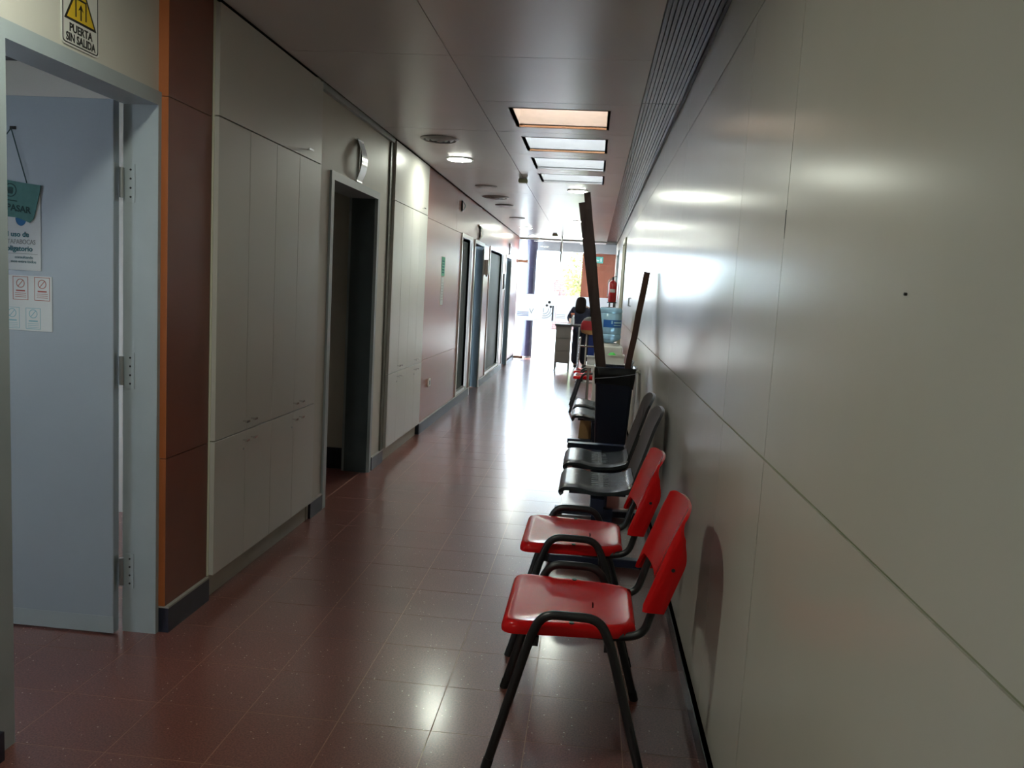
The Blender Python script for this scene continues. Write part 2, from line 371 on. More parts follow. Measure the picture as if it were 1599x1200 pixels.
# skylights
def skylight(k, a, b_):
    lab = ['nearest skylight well with beige wood lining in the ceiling', 'second skylight well from the camera, white lining', 'third skylight well from the camera, white lining', 'farthest skylight well, smallest in view, white lining'][k]
    t = thing('skylight', lab, 'skylight', ((SX0+SX1)/2, (a+b_)/2, CZ), 'square skylight wells in the corridor ceiling')
    H = .42; w = B(); e = .018
    box(w, SX0-e, SX0, a-e, b_+e, CZ+.0, CZ+H); box(w, SX1, SX1+e, a-e, b_+e, CZ+.0, CZ+H); box(w, SX0, SX1, a-e, a, CZ+.0, CZ+H); box(w, SX0, SX1, b_, b_+e, CZ+.0, CZ+H)
    obj('well_lining', w, 'well_wood' if k == 0 else 'well_white', t)
    for yy in (b_-.004, a): obj('edge_trim', box(B(), SX0, SX1, yy, yy+.004, CZ-.001, CZ+.012), 'wood_edge' if k < 2 else 'well_white', t)
    obj('pane', box(B(), SX0-e, SX1+e, a-e, b_+e, CZ+H, CZ+H+.006), 'glass_sky', t)
for k, (a, b_) in enumerate(SKY): skylight(k, a, b_)

# ---- left wall
XW = -1.65; XT = -1.605
w = B()
box(w, -1.77, XW, -3, 2.10, 0, CZ+.02); box(w, -1.77, XW, 2.10, 3.03, 2.085, CZ+.02); box(w, -1.77, XW, 3.03, 4.645, 0, CZ+.02)
box(w, -1.81, XW+.03, 4.93, 6.01, 2.085, CZ+.02); box(w, -1.81, XW+.03, 4.645, 4.93, 0, CZ+.02); box(w, -1.81, XW+.03, 6.01, 6.38, 0, CZ+.02); box(w, -1.81, XW, 6.38, 7.70, 0, CZ+.02)
wlft = struct(obj('wall_left', w, 'painted_wall'), 'cream painted left corridor wall with doors and cupboards', 'wall')
core = B()
def seg(y0, y1, z0, z1): box(core, -1.75, XT-.018, y0, y1, z0, z1)
OP = [(9.85, 10.62, .12, 2.04), (10.93, 11.82, 0, 2.035), (12.55, 14.32, .12, 2.045), (14.87, 15.79, 0, 2.03)]
yp = 7.70
for (a, b_, z0, z1) in OP:
    seg(yp, a, 0, CZ+.02); seg(a, b_, z1, CZ+.02)
    if z0: seg(a, b_, 0, z0)
    yp = b_
seg(yp, 17.25, 0, CZ+.02)
obj('panel_core', core, 'ceil_gap', wlft)
def tp(y0, y1, z0, z1): obj('panel', box(B(), XT-.018, XT, y0+.0015, y1-.0015, z0+.0015, z1-.0015), 'terracotta', wlft)
yc = [7.70, 9.82]
for a, b_ in ((7.70, 9.40), (9.40, 11.2), (11.2, 13.4), (13.4, 15.6), (15.6, 17.25)): tp(a, b_, 2.075, CZ+.0)
for a, b_ in ((7.70, 9.80), (10.67, 10.88), (11.87, 12.50), (14.37, 14.82), (15.84, 17.25)):
    tp(a, b_, .10, .713); tp(a, b_, .713, 2.075)
obj('corner_cover', box(B(), XT-.02, XT+.003, 17.25, 17.29, 0, CZ), 'frame_alu', wlft)
# navy skirtings
def skirt(n, x, y0, y1, lab, zt=.10, lip=True, mt='navy_base'):
    o = struct(obj('baseboard_left_%d' % n, box(B(), x-.05, x, y0, y1, 0, zt-.008), mt), lab, 'baseboard')
    if lip: obj('top_ledge', box(B(), x-.05, x+.001, y0, y1, zt-.008, zt), 'navy_lip', o)
skirt(1, XW+.045, -3, 2.088, 'dark skirting at the near left wall beside the open door', .095, False)
skirt(2, -1.597, 2.995, 3.345, 'navy skirting around the foot of the orange pillar', .108)
skirt(3, XW+.045, 4.675, 4.885, 'short navy skirting between the near cupboard and the dark doorway', .105)
skirt(4, XW+.045, 6.05, 6.38, 'short navy skirting between the dark doorway and the far cupboard', .105)
skirt(5, XT+.014, 7.705, 10.86, 'long navy skirting below the terracotta panels', .108)
skirt(6, XT+.014, 11.89, 14.80, 'pale lit skirting below the far glazed window', .108)
skirt(7, XT+.008, 15.86, 17.24, 'skirting at the far end of the left wall', .07, False)
# orange pillar
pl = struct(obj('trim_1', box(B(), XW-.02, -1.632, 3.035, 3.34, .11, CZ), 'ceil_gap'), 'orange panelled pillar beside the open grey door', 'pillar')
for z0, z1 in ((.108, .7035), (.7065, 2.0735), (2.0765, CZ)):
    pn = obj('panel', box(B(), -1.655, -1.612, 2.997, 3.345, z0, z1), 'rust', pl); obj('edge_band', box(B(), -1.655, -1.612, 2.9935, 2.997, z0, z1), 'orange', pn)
# ceiling trim over doorway two, corner pilaster
struct(obj('trim_2', box(B(), -1.66, -1.595, 4.645, 6.37, CZ-.035, CZ), 'frame_grey'), 'grey ceiling trim above the dark doorway', 'trim')
mat('filler', (.15, .15, .125), .5)
struct(obj('trim_3', box(B(), -1.66, -1.606, 6.30, 6.378, .106, CZ-.035), 'filler'), 'dark grey filler strip beside the far cupboard', 'trim')

# ---- door one: frame, open leaf
d1 = thing('metal_door', 'light grey metal door standing open on the left with paper notices', 'door', (-1.76, 2.96, 0))
f = B(); box(f, -1.775, XW+.012, 2.972, 3.033, 0, 2.088); box(f, -1.775, XW+.012, 2.09, 2.175, 0, 2.088); box(f, -1.775, XW+.012, 2.175, 2.972, 2.038, 2.088)
frd = struct(obj('door_1', f, 'frame_grey'), 'grey steel door frame around the open door on the left', 'door frame')
leaf = box(B(), -2.575, -1.786, 2.928, 2.965, .008, 2.045); obj('leaf', bevel(leaf, .002, 1), 'door_grey', d1)
obj('kick_band', box(B(), -2.575, -1.786, 2.9265, 2.928, .008, .075), 'frame_grey', d1)
for z in (.25, 1.045, 1.75):
    hg = obj('hinge', tube(B(), [(-1.772, 2.958, z-.055), (-1.772, 2.958, z+.055)], .009, 10), 'steel', d1, True)
    obj('hinge_plate', box(B(), -1.763, -1.728, 2.9695, 2.972, z-.07, z+.07), 'frame_grey', hg)
    b = B()
    for q in (-.05, -.017, .017, .05): tube(b, [(-1.744, 2.9695, z+q), (-1.744, 2.968, z+q)], .004, 8)
    obj('screws', b, 'ink', hg)
    obj('leaf_plate', box(B(), -1.786, -1.785, 2.931, 2.960, z-.07, z+.07), 'steel', hg)
hd = tube(B(), smooth_path([(-2.50, 2.928, 1.0), (-2.50, 2.88, 1.0), (-2.38, 2.88, 1.0)], .03), .01, 8); obj('door_handle', hd, 'steel', d1, True)
LY = 2.926
def notice_base(name, label, x0, x1, z0, z1, m='white_paper'):
    t = thing(name, label, 'notice', ((x0+x1)/2, LY, z0)); obj('sheet', box(B(), x0, x1, LY-.001, LY+.0005, z0, z1), m, t); return t
t = notice_base('face_mask_poster', 'white poster about face masks on the open grey door', -2.36, -2.072, 1.405, 1.72)
def on(x, z): return (x, LY-.0012, z)
text('lettering', 'el uso de', .027, on(-2.118, 1.530), XP, ZP, 'teal_print', t, bold=.0006, align='RIGHT')
text('lettering', 'O TAPABOCAS', .025, on(-2.092, 1.503), XP, ZP, 'grey_print', t, sx=.80, align='RIGHT')
text('lettering', 'obligatorio', .027, on(-2.104, 1.477), XP, ZP, 'teal_print', t, bold=.0006, align='RIGHT')
text('lettering', 'consultando', .015, on(-2.102, 1.449), XP, ZP, 'teal_print', t, align='RIGHT')
text('lettering', 'mos entre todos', .015, on(-2.090, 1.433), XP, ZP, 'teal_print', t, align='RIGHT')
for cx in (-2.225, -2.150):
    b = plate(B(), [(cx+.022*math.cos(math.pi+math.pi*k/12), 1.600+.030*math.sin(math.pi+math.pi*k/12)) for k in range(13)], (0, LY-.0011, 0), XP, ZP, .0004); obj('mask_print', b, 'blue_print', t)
b = plate(B(), rect(-2.35, -2.085, 1.466, 1.4675), (0, LY-.0011, 0), XP, ZP, .0004); obj('rule_line', b, 'grey_print', t)
t = notice_base('pictogram_sheet', 'white sheet with four small pictogram cards taped to the open door', -2.29, -2.029, 1.178, 1.386)
for (x, z, m, w_, h_) in ((-2.155, 1.338, 'red_print', .062, .088), (-2.068, 1.338, 'red_print', .062, .088), (-2.19, 1.225, 'lightblue_print', .06, .08), (-2.105, 1.225, 'lightblue_print', .06, .08)):
    b = ring2(B(), rect(x-w_/2, x+w_/2, z-h_/2, z+h_/2), rect(x-w_/2+.0018, x+w_/2-.0018, z-h_/2+.0018, z+h_/2-.0018), (0, LY-.0011, 0), XP, ZP, .0004); obj('card_border', b, m, t)
    b = ring2(B(), circ(x, z+.018, .017), circ(x, z+.018, .0145), (0, LY-.0011, 0), XP, ZP, .0004)
    plate(b, [(x-.012, z+.006), (x-.009, z+.006), (x+.012, z+.030), (x+.009, z+.030)], (0, LY-.0011, 0), XP, ZP, .0004); obj('pictogram', b, m if m != 'red_print' else 'red_print', t)
    b = plate(B(), rect(x-.018, x+.018, z-.012, z-.007), (0, LY-.0011, 0), XP, ZP, .0004); obj('text_line', b, m, t)
    for q in (.020, .027, .034): b = plate(B(), rect(x-.022, x+.022, z-q, z-q+.0015), (0, LY-.0011, 0), XP, ZP, .0004); obj('text_line', b, m, t)
t = thing('hanging_fabric_sign', 'teal fabric stop sign hanging from a cord on the open door', 'sign', (-2.178, LY-.006, 1.58))
b = plate(B(), [(-2.33, 1.745), (-2.24, 1.742), (-2.13, 1.728), (-2.066, 1.722), (-2.072, 1.69), (-2.095, 1.60), (-2.112, 1.583), (-2.16, 1.600), (-2.25, 1.605), (-2.32, 1.60)], (0, LY-.004, 0), XP, ZP, .003); obj('cloth', b, 'teal_cloth', t)
b = tube(B(), [(-2.325, LY-.006, 1.742), (-2.178, LY-.010, 1.925)], .002, 6); tube(b, [(-2.178, LY-.010, 1.925), (-2.120, LY-.008, 1.728)], .002, 6); obj('cord', b, 'teal_dark', t)
b = tube(B(), [(-2.178, LY+.002, 1.928), (-2.178, LY-.014, 1.928), (-2.178, LY-.014, 1.918)], .003, 6); box(b, -2.19, -2.166, LY-.001, LY+.0015, 1.922, 1.934); obj('hook', b, 'ink', t)
SY = LY-.0075
b = ring2(B(), circ(-2.186, 1.700, .025, 24), circ(-2.186, 1.700, .0215, 24), (0, SY, 0), XP, ZP, .0005)
plate(b, rounded_poly([(-2.196, 1.688), (-2.177, 1.686), (-2.174, 1.700), (-2.198, 1.702)], [.003]*4, 3), (0, SY, 0), XP, ZP, .0005)
for q in range(4): plate(b, rect(-2.197+.006*q, -2.1925+.006*q, 1.700, 1.713-.002*abs(q-1.5)), (0, SY, 0), XP, ZP, .0005)
obj('hand_emblem', b, 'teal_dark', t)
obj('text_line', plate(B(), [(-2.22, 1.664), (-2.16, 1.658), (-2.16, 1.662), (-2.22, 1.668)], (0, SY, 0), XP, ZP, .0005), 'teal_dark', t)
text('lettering', 'NO PASAR', .033, (-2.185, SY, 1.626), (1, 0, -.12), (0, 0, 1), 'teal_dark', t, bold=.0008)

# warning sign above door
WX = XW+.001
t = thing('warning_sign', 'white warning sign with yellow triangle reading PUERTA SIN SALIDA above the door', 'sign', (WX, 2.52, 2.103))
b = plate(B(), [tuple(p) for p in rounded_poly([(2.428, 2.103), (2.618, 2.103), (2.618, 2.395), (2.428, 2.395)], [.016]*4, 5)], (WX, 0, 0), YP, ZP, .002); obj('plate', b, 'sign_white', t)
outer = rounded_poly([(2.433, 2.108), (2.613, 2.108), (2.613, 2.390), (2.433, 2.390)], [.014]*4, 5); inner = rounded_poly([(2.4365, 2.1115), (2.6095, 2.1115), (2.6095, 2.3865), (2.4365, 2.3865)], [.012]*4, 5)
obj('border', ring2(B(), outer, inner, (WX+.002, 0, 0), YP, ZP, .0006), 'ink', t)
tri = lambda r: [(2.5225+r*math.sin(a), 2.226+r*math.cos(a)) for a in (0, -2*math.pi/3, 2*math.pi/3)]
obj('triangle_border', plate(B(), tri(.094), (WX+.002, 0, 0), YP, ZP, .0005), 'ink', t)
obj('triangle', plate(B(), tri(.079), (WX+.0025, 0, 0), YP, ZP, .0004), 'yellow', t)
b = B(); o_ = (WX+.003, 0, 0)
plate(b, rect(2.494, 2.500, 2.196, 2.249), o_, YP, ZP, .0004); plate(b, rect(2.545, 2.551, 2.196, 2.249), o_, YP, ZP, .0004); plate(b, rect(2.494, 2.551, 2.249, 2.255), o_, YP, ZP, .0004)
plate(b, rect(2.5195, 2.5255, 2.192, 2.226), o_, YP, ZP, .0004); plate(b, [(2.509, 2.219), (2.5225, 2.226), (2.536, 2.219), (2.5225, 2.240)], o_, YP, ZP, .0004); obj('door_pictogram', b, 'ink', t)
text('lettering', 'PUERTA', .034, (WX+.0022, 2.5225, 2.147), YP, ZP, 'ink', t, bold=.0010, sx=.95)
text('lettering', 'SIN SALIDA', .034, (WX+.0022, 2.5225, 2.117), YP, ZP, 'ink', t, bold=.0010, sx=.86)

# room behind door one
rm = B(); box(rm, -4.2, -4.1, .2, .5, 0, CZ+.02); box(rm, -4.2, -4.1, 1.1, 3.75, 0, CZ+.02); box(rm, -4.2, -4.1, 4.1, 4.6, 0, CZ+.02); box(rm, -4.2, -4.1, 3.75, 4.1, 0, .45); box(rm, -4.2, -4.1, 3.75, 4.1, 1.6, CZ+.02); box(rm, -4.2, -4.1, .5, 1.1, 0, 1.2); box(rm, -4.2, -4.1, .5, 1.1, 1.8, CZ+.02); box(rm, -4.1, -1.77, .1, .2, 0, CZ+.02); box(rm, -4.1, -1.83, 4.5, 4.6, 0, CZ+.02)  # opening beyond the leaf is added so sky light brightens the hinge slit
struct(obj('wall_room', rm, 'painted_wall'), 'wall of the room behind the open door, with an added light opening', 'wall')
# room behind door two
rm = B(); box(rm, -3.3, -3.2, 4.6, 6.2, 0, CZ+.02); box(rm, -3.2, -1.81, 6.05, 6.15, 0, CZ+.02); ro = struct(obj('wall_back_room', rm, 'painted_wall'), 'wall of the dark room behind the second doorway', 'wall')
obj('room_skirting', box(B(), -3.2, -1.815, 6.035, 6.05, 0, .16), 'navy_base', ro)
# door two frame (open dark doorway)
XF = XW+.032
f = B(); box(f, -1.82, XF+.012, 5.975, 6.025, 0, 2.09); box(f, -1.82, XF+.012, 4.90, 4.955, 0, 2.09); box(f, -1.82, XF+.012, 4.955, 5.975, 2.04, 2.09)
struct(obj('door_2', f, 'frame_grey'), 'grey steel frame of the dark open doorway between the cupboards', 'door frame')
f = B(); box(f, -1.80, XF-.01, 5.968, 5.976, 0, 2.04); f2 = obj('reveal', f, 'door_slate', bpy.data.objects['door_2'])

# far windows and doors in the panel wall
for k, (a, b_, z0, z1) in enumerate(OP):
    if z0:
        o = struct(obj('window_%d' % (1+k//2), box(B(), XT-.05, XT-.042, a+.03, b_-.03, z0+.03, z1-.03), 'pane_teal'), 'tall grey green glazed panel, ' + ('first' if k == 0 else 'wider second') + ' along the terracotta wall', 'window')
    else:
        o = struct(obj('door_%d' % (3+k//2), box(B(), XT-.13, XT-.10, a+.04, b_-.04, .005, z1-.04), 'door_slate'), 'recessed dark slate door, ' + ('nearer' if k == 1 else 'farther') + ' of two along the terracotta wall', 'door')
    f = B(); dp = XT-.13; w_ = .045
    box(f, dp, XT+.012, a-w_, a, 0 if not z0 else z0-.01, z1+w_); box(f, dp, XT+.012, b_, b_+w_, 0 if not z0 else z0-.01, z1+w_); box(f, dp, XT+.012, a, b_, z1, z1+w_)
    if z0: box(f, dp, XT+.004, a, b_, z0-.01, z0+.03)
    obj('window_frame' if z0 else 'door_frame', f, 'frame_alu', o)
    if not z0:
        r_ = B(); box(r_, dp, XT-.004, b_-.004, b_, 0, z1); obj('reveal', r_, 'door_slate', o)
        h = tube(B(), smooth_path([(XT-.10, a+.12, 1.0), (XT-.05, a+.12, 1.0), (XT-.05, a+.24, 1.0)], .02), .01, 8); obj('door_handle', h, 'steel', o, True)

# ================================================================== CUPBOARDS
def knob(x, y, z, parent, dark=False):
    b = tube(B(), [(x, y, z), (x+.022, y, z)], .0042, 8); box(b, x+.018, x+.026, y-.018, y+.018, z-.005, z+.005); obj('handle', b, 'chrome', parent)
def cupboard(name, label, y0, y1, edges, pulls, flap_pull):
    t = thing(name, label, 'cupboard', (-1.64, (y0+y1)/2, 0)); xf = -1.585; xb = -1.606
    obj('body', box(B(), -1.645, xb, y0, y1, .108, CZ-.004), 'cab_edge', t)
    obj('plinth', box(B(), -1.645, -1.622, y0+.01, y1-.01, 0, .108), 'kick', t)
    fp = obj('flap_door', bevel(box(B(), xb, xf, y0+.002, y1-.002, 2.0845, CZ-.012), .001, 1), 'cabinet', t)
    fb = tube(B(), [(xf, flap_pull, 2.125), (xf+.025, flap_pull, 2.125)], .004, 8); box(fb, xf+.02, xf+.027, flap_pull-.035, flap_pull+.035, 2.12, 2.13); obj('handle', fb, 'chrome', fp)
    for i in range(4):
        a, b_ = edges[i]+.0013, edges[i+1]-.0013
        ud = obj('door', bevel(box(B(), xb, xf, a, b_, .7125, 2.0795), .001, 1), 'cabinet', t)
        ld = obj('door', bevel(box(B(), xb, xf, a, b_, .112, .7075), .001, 1), 'cabinet', t)
        py = pulls[i]; knob(xf, py, .757, ud); knob(xf, py, .668, ld)
        if i % 2 == 0: obj('keyhole', tube(B(), [(xf-.001, b_-.02, .625), (xf+.003, b_-.02, .625)], .006, 10), 'steel', ld)
cupboard('tall_cupboard', 'tall cream built-in cupboard beside the orange pillar, nearest to the camera', 3.352, 4.642, [3.354, 3.672, 3.985, 4.298, 4.640], [3.645, 3.735, 4.290, 4.385], 4.40)
cupboard('tall_cupboard', 'tall cream built-in cupboard between the dark doorway and the terracotta panels', 6.385, 7.675, [6.387, 6.700, 7.030, 7.362, 7.673], [6.68, 6.76, 7.33, 7.42], 7.42)

# ================================================================== SMALL WALL FIXTURES
def room_sign(label, y, z0, z1, x, w_, m):
    t = thing('room_sign', label, 'sign', (x, y, z0)); b = B(); n = 10; P = []
    for i in range(n+1):
        u = i/n; z = z0+(z1-z0)*u; bul = .016+.035*math.sin(math.pi*u)
        P.append((z, bul))
    fr_ = [[bm_v for bm_v in (b.verts.new((x+bu, y-w_/2, z)), b.verts.new((x+bu, y+w_/2, z)), b.verts.new((x+bu-.004, y+w_/2, z)), b.verts.new((x+bu-.004, y-w_/2, z)))] for z, bu in P]
    for i in range(n):
        for k in range(4): b.faces.new((fr_[i][k], fr_[i][(k+1)%4], fr_[i+1][(k+1)%4], fr_[i+1][k]))
    b.faces.new(fr_[0][::-1]); b.faces.new(fr_[-1]); obj('curved_face', b, m, t, True)
    c_ = B(); box(c_, x, x+.019, y-w_/2, y+w_/2, z0-.006, z0+.004); box(c_, x, x+.019, y-w_/2, y+w_/2, z1-.004, z1+.006); obj('end_clip', c_, 'chrome', t)
    e = B(); box(e, x, x+.016, y+w_/2-.004, y+w_/2, z0, z1); obj('side_edge', e, 'ink', t)
room_sign('curved chrome room sign above the dark doorway between the cupboards', 5.46, 2.098, 2.36, XF, .13, 'chrome')
room_sign('curved white room sign above the nearer slate door', 11.25, 2.10, 2.29, XT, .12, 'white_plastic')
room_sign('narrow dark room sign above the farther slate door', 15.3, 2.09, 2.30, XT, .07, 'black')
room_sign('small dark plate high on the terracotta panels above the first window', 9.66, 2.32, 2.445, XT, .06, 'black')
t = thing('paper_notice', 'green paper notice on the terracotta panels', 'notice', (XT, 8.68, 1.54))
obj('sheet', box(B(), XT+.0005, XT+.002, 8.59, 8.77, 1.545, 1.745), 'green_notice', t)
for q in range(5): obj('text_line', box(B(), XT+.002, XT+.0024, 8.62, 8.74, 1.575+.03*q, 1.587+.03*q), 'teal_print', t)
t = thing('paper_notice', 'white paper notice hanging below the green one on the terracotta panels', 'notice', (XT, 8.66, 1.235))
b = plate(B(), [(8.58, 1.24), (8.66, 1.236), (8.74, 1.245), (8.75, 1.535), (8.59, 1.53)], (XT+.0005, 0, 0), YP, ZP, .0015); obj('sheet', b, 'white_paper', t)
for q in range(7): obj('text_line', box(B(), XT+.002, XT+.0024, 8.61, 8.72, 1.29+.03*q, 1.294+.03*q), 'grey_print', t)
t = thing('wall_socket', 'white power socket low on the terracotta panels', 'socket', (XT, 8.15, .42))
obj('cover', bevel(box(B(), XT, XT+.014, 8.10, 8.20, .42, .50), .004), 'white_plastic', t); obj('insert', box(B(), XT+.014, XT+.016, 8.12, 8.18, .44, .48), 'grey_print', t)
t = thing('hand_dispenser', 'white wall dispenser beside the nearer slate door', 'dispenser', (XT, 12.02, 1.62))
obj('case', bevel(box(B(), XT, XT+.06, 11.95, 12.07, 1.64, 1.86), .012), 'white_plastic', t); obj('nozzle', box(B(), XT+.02, XT+.045, 11.99, 12.03, 1.615, 1.64), 'grey_print', t)
t = thing('wall_plaque', 'dark plaque beside the farther slate door', 'plaque', (XT, 14.62, 1.45)); obj('plate', box(B(), XT+.0005, XT+.02, 14.55, 14.70, 1.45, 1.72), 'ink', t); obj('rim', ring2(B(), rect(14.545, 14.705, 1.445, 1.725), rect(14.555, 14.695, 1.455, 1.715), (XT+.02, 0, 0), YP, ZP, .003), 'steel', t)

# ================================================================== CEILING FIXTURES
def downlight(label, x, y, r, lit):
    t = thing('downlight', label, 'ceiling light', (x, y, CZ), 'round ceiling downlights')
    b = lathe(B(), [(r*1.0, CZ-.012), (r*1.14, CZ-.008), (r*1.16, CZ-.0005), (r*1.0, CZ-.0005)], x, y, 32, True); obj('trim_ring', b, 'ring_white' if lit else 'ring_grey', t, 30)
    b = lathe(B(), [(r*.98, CZ-.0135), (r*.98, CZ-.0122)], x, y, 32) if lit else lathe(B(), [(r*.55, CZ-.0135), (r*.60, CZ-.0122)], x, y, 32)
    obj('lens', b, 'lamp_lit' if lit else 'lamp_off', t)
    if not lit: obj('reflector', lathe(B(), [(r*.97, CZ-.0128), (r*.97, CZ-.0121)], x, y, 32), 'ring_grey', t)
downlight('lit round downlight in the ceiling above the far cupboard', -1.231, 7.215, .105, True)
downlight('lit round downlight behind the last skylight, next to the plank tops', -.24, 9.06, .10, True)
downlight('unlit downlight nearest to the small round vent', -1.235, 9.02, .105, False)
downlight('unlit downlight second along the left ceiling row', -1.245, 10.94, .105, False)
downlight('unlit downlight third along the left ceiling row', -1.24, 12.735, .105, False)
downlight('lit downlight above the farther slate door in the left row', -1.25, 14.54, .105, True)
downlight('lit downlight nearest the glass entrance in the left row', -1.25, 16.6, .105, True)
downlight('lit downlight, second of the right ceiling row behind the planks', -.27, 12.77, .10, True)
downlight('lit downlight at the far end of the right ceiling row', -.27, 16.5, .10, True)
downlight('lit downlight of the left row above the camera', -1.235, 1.80, .105, True)
downlight('lit downlight of the left row behind the camera', -1.235, -1.8, .105, True)
def vent(label, x, y, r):
    t = thing('round_vent', label, 'vent', (x, y, CZ), 'round ceiling vents')
    for k, (r0, r1) in enumerate(((1.0, .84), (.72, .56), (.44, .28))):
        b = lathe(B(), [(r*r1, CZ-.014-.004*k), (r*r0, CZ-.004-.004*k), (r*r0, CZ-.002-.002*k), (r*r1, CZ-.008-.004*k)], x, y, 32, True); obj('ring', b, 'ring_grey', t, 30)
    obj('core', lathe(B(), [(r*.9, CZ-.003), (r*.9, CZ-.0005)], x, y, 32), 'vent_dark', t); obj('cone', lathe(B(), [(r*.16, CZ-.022), (r*.14, CZ-.003)], x, y, 20), 'ring_grey', t)
vent('large round grey air vent in the ceiling near the dark doorway', -1.236, 6.30, .148)
vent('flat round dark air vent farther along the ceiling', -1.25, 10.02, .165)
def detector(label, x, y, s):
    t = thing('smoke_detector', label, 'detector', (x, y, CZ-.05)); obj('housing', bevel(box(B(), x-s, x+s, y-s, y+s, CZ-.05, CZ-.012), .01), 'joint_strip', t); obj('base', box(B(), x-s*.8, x+s*.8, y-s*.8, y+s*.8, CZ-.012, CZ-.0002), 'ring_grey', t)
detector('small olive detector box on the ceiling seam beside the skylights', -.765, 8.25, .045)
detector('small dark detector box on the far ceiling', -.79, 15.65, .05)
t = thing('hanging_sign', 'thin suspended sign seen edge-on hanging from the far ceiling', 'sign', (-.67, 16.3, 2.03)); obj('board', box(B(), -.69, -.665, 16.05, 16.55, 2.03, 2.42), 'ring_grey', t)
b = B()
for y in (16.12, 16.48): tube(b, [(-.678, y, 2.42), (-.678, y, CZ)], .008, 8)
obj('hanger', b, 'steel', t)

# ================================================================== GLASS ENTRANCE
t = thing('glass_entrance', 'glass double door with frosted band and logo at the corridor end', 'glass door', (-.76, YE, 0))
for a, b_ in ((-1.59, -.765), (-.755, .06)):
    lf = obj('leaf', box(B(), a, b_, YE, YE+.010, .02, 2.05), 'glass_clear', t)
    obj('frosted_band', box(B(), a, b_, YE-.0015, YE-.0005, .83, 1.385), 'frost', lf)
    for z0, z1 in ((2.03, 2.09), (.012, .07)):
        xx = a if a < -1 else b_-.2
        obj('patch_fitting', bevel(box(B(), xx-.03 if a < -1 else xx, xx+.18 if a < -1 else xx+.23, YE-.02, YE+.03, z0, z1), .004), 'copper', lf)
obj('transom', box(B(), -1.62, XR-.022, YE, YE+.010, 2.06, CZ-.03), 'glass_clear', t)
sp_ = obj('side_panel', box(B(), .07, XR-.022, YE, YE+.010, .02, 2.05), 'glass_clear', t); obj('frosted_band', box(B(), .07, XR-.022, YE-.0015, YE-.0005, .83, 1.385), 'frost', sp_)
b = B(); box(b, -1.62, XR-.022, YE-.02, YE+.03, CZ-.03, CZ-.001); obj('top_rail', b, 'steel', t)
h = B(); tube(h, smooth_path([(-.82, YE, 1.13), (-.82, YE-.06, 1.13), (-.82, YE-.06, .88), (-.82, YE, .88)], .03), .014, 10); tube(h, [(-.82, YE-.06, 1.165), (-.82, YE-.06, .85)], .016, 10); obj('pull_handle', h, 'ink', t, True)
GO = (0, YE-.0018, 0)
b = B()
for x, z, r_ in ((-.905, 1.235, .030), (-.955, 1.165, .026), (-.870, 1.140, .026)): plate(b, circ(x, z, r_, 16), GO, XP, ZP, .0006)
obj('logo_heads', b, 'ink', t)
b = B()
for r0 in (.10, .145, .19):
    n = 18; A = [(-1.01+r0*math.cos(-1.75+2.0*k/n), 1.10+r0*math.sin(-1.75+2.0*k/n)-.02) for k in range(n+1)]; A2 = [(-1.01+(r0-.013)*math.cos(-1.75+2.0*k/n), 1.10+(r0-.013)*math.sin(-1.75+2.0*k/n)-.02) for k in range(n+1)]
    for k in range(n): plate(b, [A[k], A[k+1], A2[k+1], A2[k]], GO, XP, ZP, .0006)
obj('logo_arcs', b, 'grey_print', t)
for z in (.925, .957, .992): obj('logo_stripe', plate(B(), rect(-1.575, -1.33, z, z+.013), GO, XP, ZP, .0006), 'blue_panel', t); obj('logo_stripe', plate(B(), rect(-.745, -.56, z-.01, z), GO, XP, ZP, .0006), 'grey_print', t)
text('lettering', 'V', .16, (-1.275, YE-.0018, .975), (-1, 0, 0), ZP, 'grey_print', t, lift=-.001); text('lettering', 'I', .13, (-1.02, YE-.0018, 1.02), XP, ZP, 'grey_print', t)
struct(obj('trim_4', box(B(), -1.75, XR+.16, 18.3, 18.5, 2.35, CZ+.16), 'ring_grey'), 'grey header beam above the entrance', 'beam')
# dark round column behind the glass
t = thing('round_column', 'dark navy round column behind the glass at the left', 'column', (-1.385, 17.93, 0)); obj('shaft', lathe(B(), [(.125, .03), (.125, CZ-.001)], -1.385, 17.93, 28), 'column_navy', t, True); obj('foot_ring', lathe(B(), [(.14, 0), (.14, .03)], -1.385, 17.93, 28), 'steel', t)
# terracotta end wall right of the entrance, beyond the glass
ew = struct(obj('wall_end', box(B(), -.29, .60, 18.55, 18.7, 0, 2.7), 'ceil_gap'), 'terracotta panelled wall beyond the glass, right of the exit', 'wall')
for a, b_ in ((-.29, .0), (.003, .44)): obj('panel', box(B(), a, b_, 18.532, 18.55, .0, 2.7), 'terracotta', ew)
t = thing('exit_sign', 'small green exit sign on the terracotta wall beyond the glass', 'sign', (.06, 18.53, 2.14)); obj('plate', box(B(), -.035, .165, 18.525, 18.531, 2.145, 2.285), 'green_sign', t)
b = B(); plate(b, [(-.01, 2.20), (.03, 2.24), (.03, 2.215), (.08, 2.215), (.08, 2.185), (.03, 2.185), (.03, 2.16)], (0, 18.525, 0), XP, ZP, .0006); plate(b, circ(.12, 2.245, .014, 10), (0, 18.525, 0), XP, ZP, .0006); plate(b, [(.10, 2.23), (.14, 2.23), (.135, 2.19), (.15, 2.165), (.12, 2.185), (.095, 2.165), (.11, 2.195)], (0, 18.525, 0), XP, ZP, .0006); obj('arrow_figure', b, 'white_paper', t)
# corridor behind the camera
struct(obj('wall_back', box(B(), -1.77, .60, -3.1, -3.0, 0, CZ+.02), 'painted_wall'), 'plain wall closing the corridor behind the camera', 'wall')

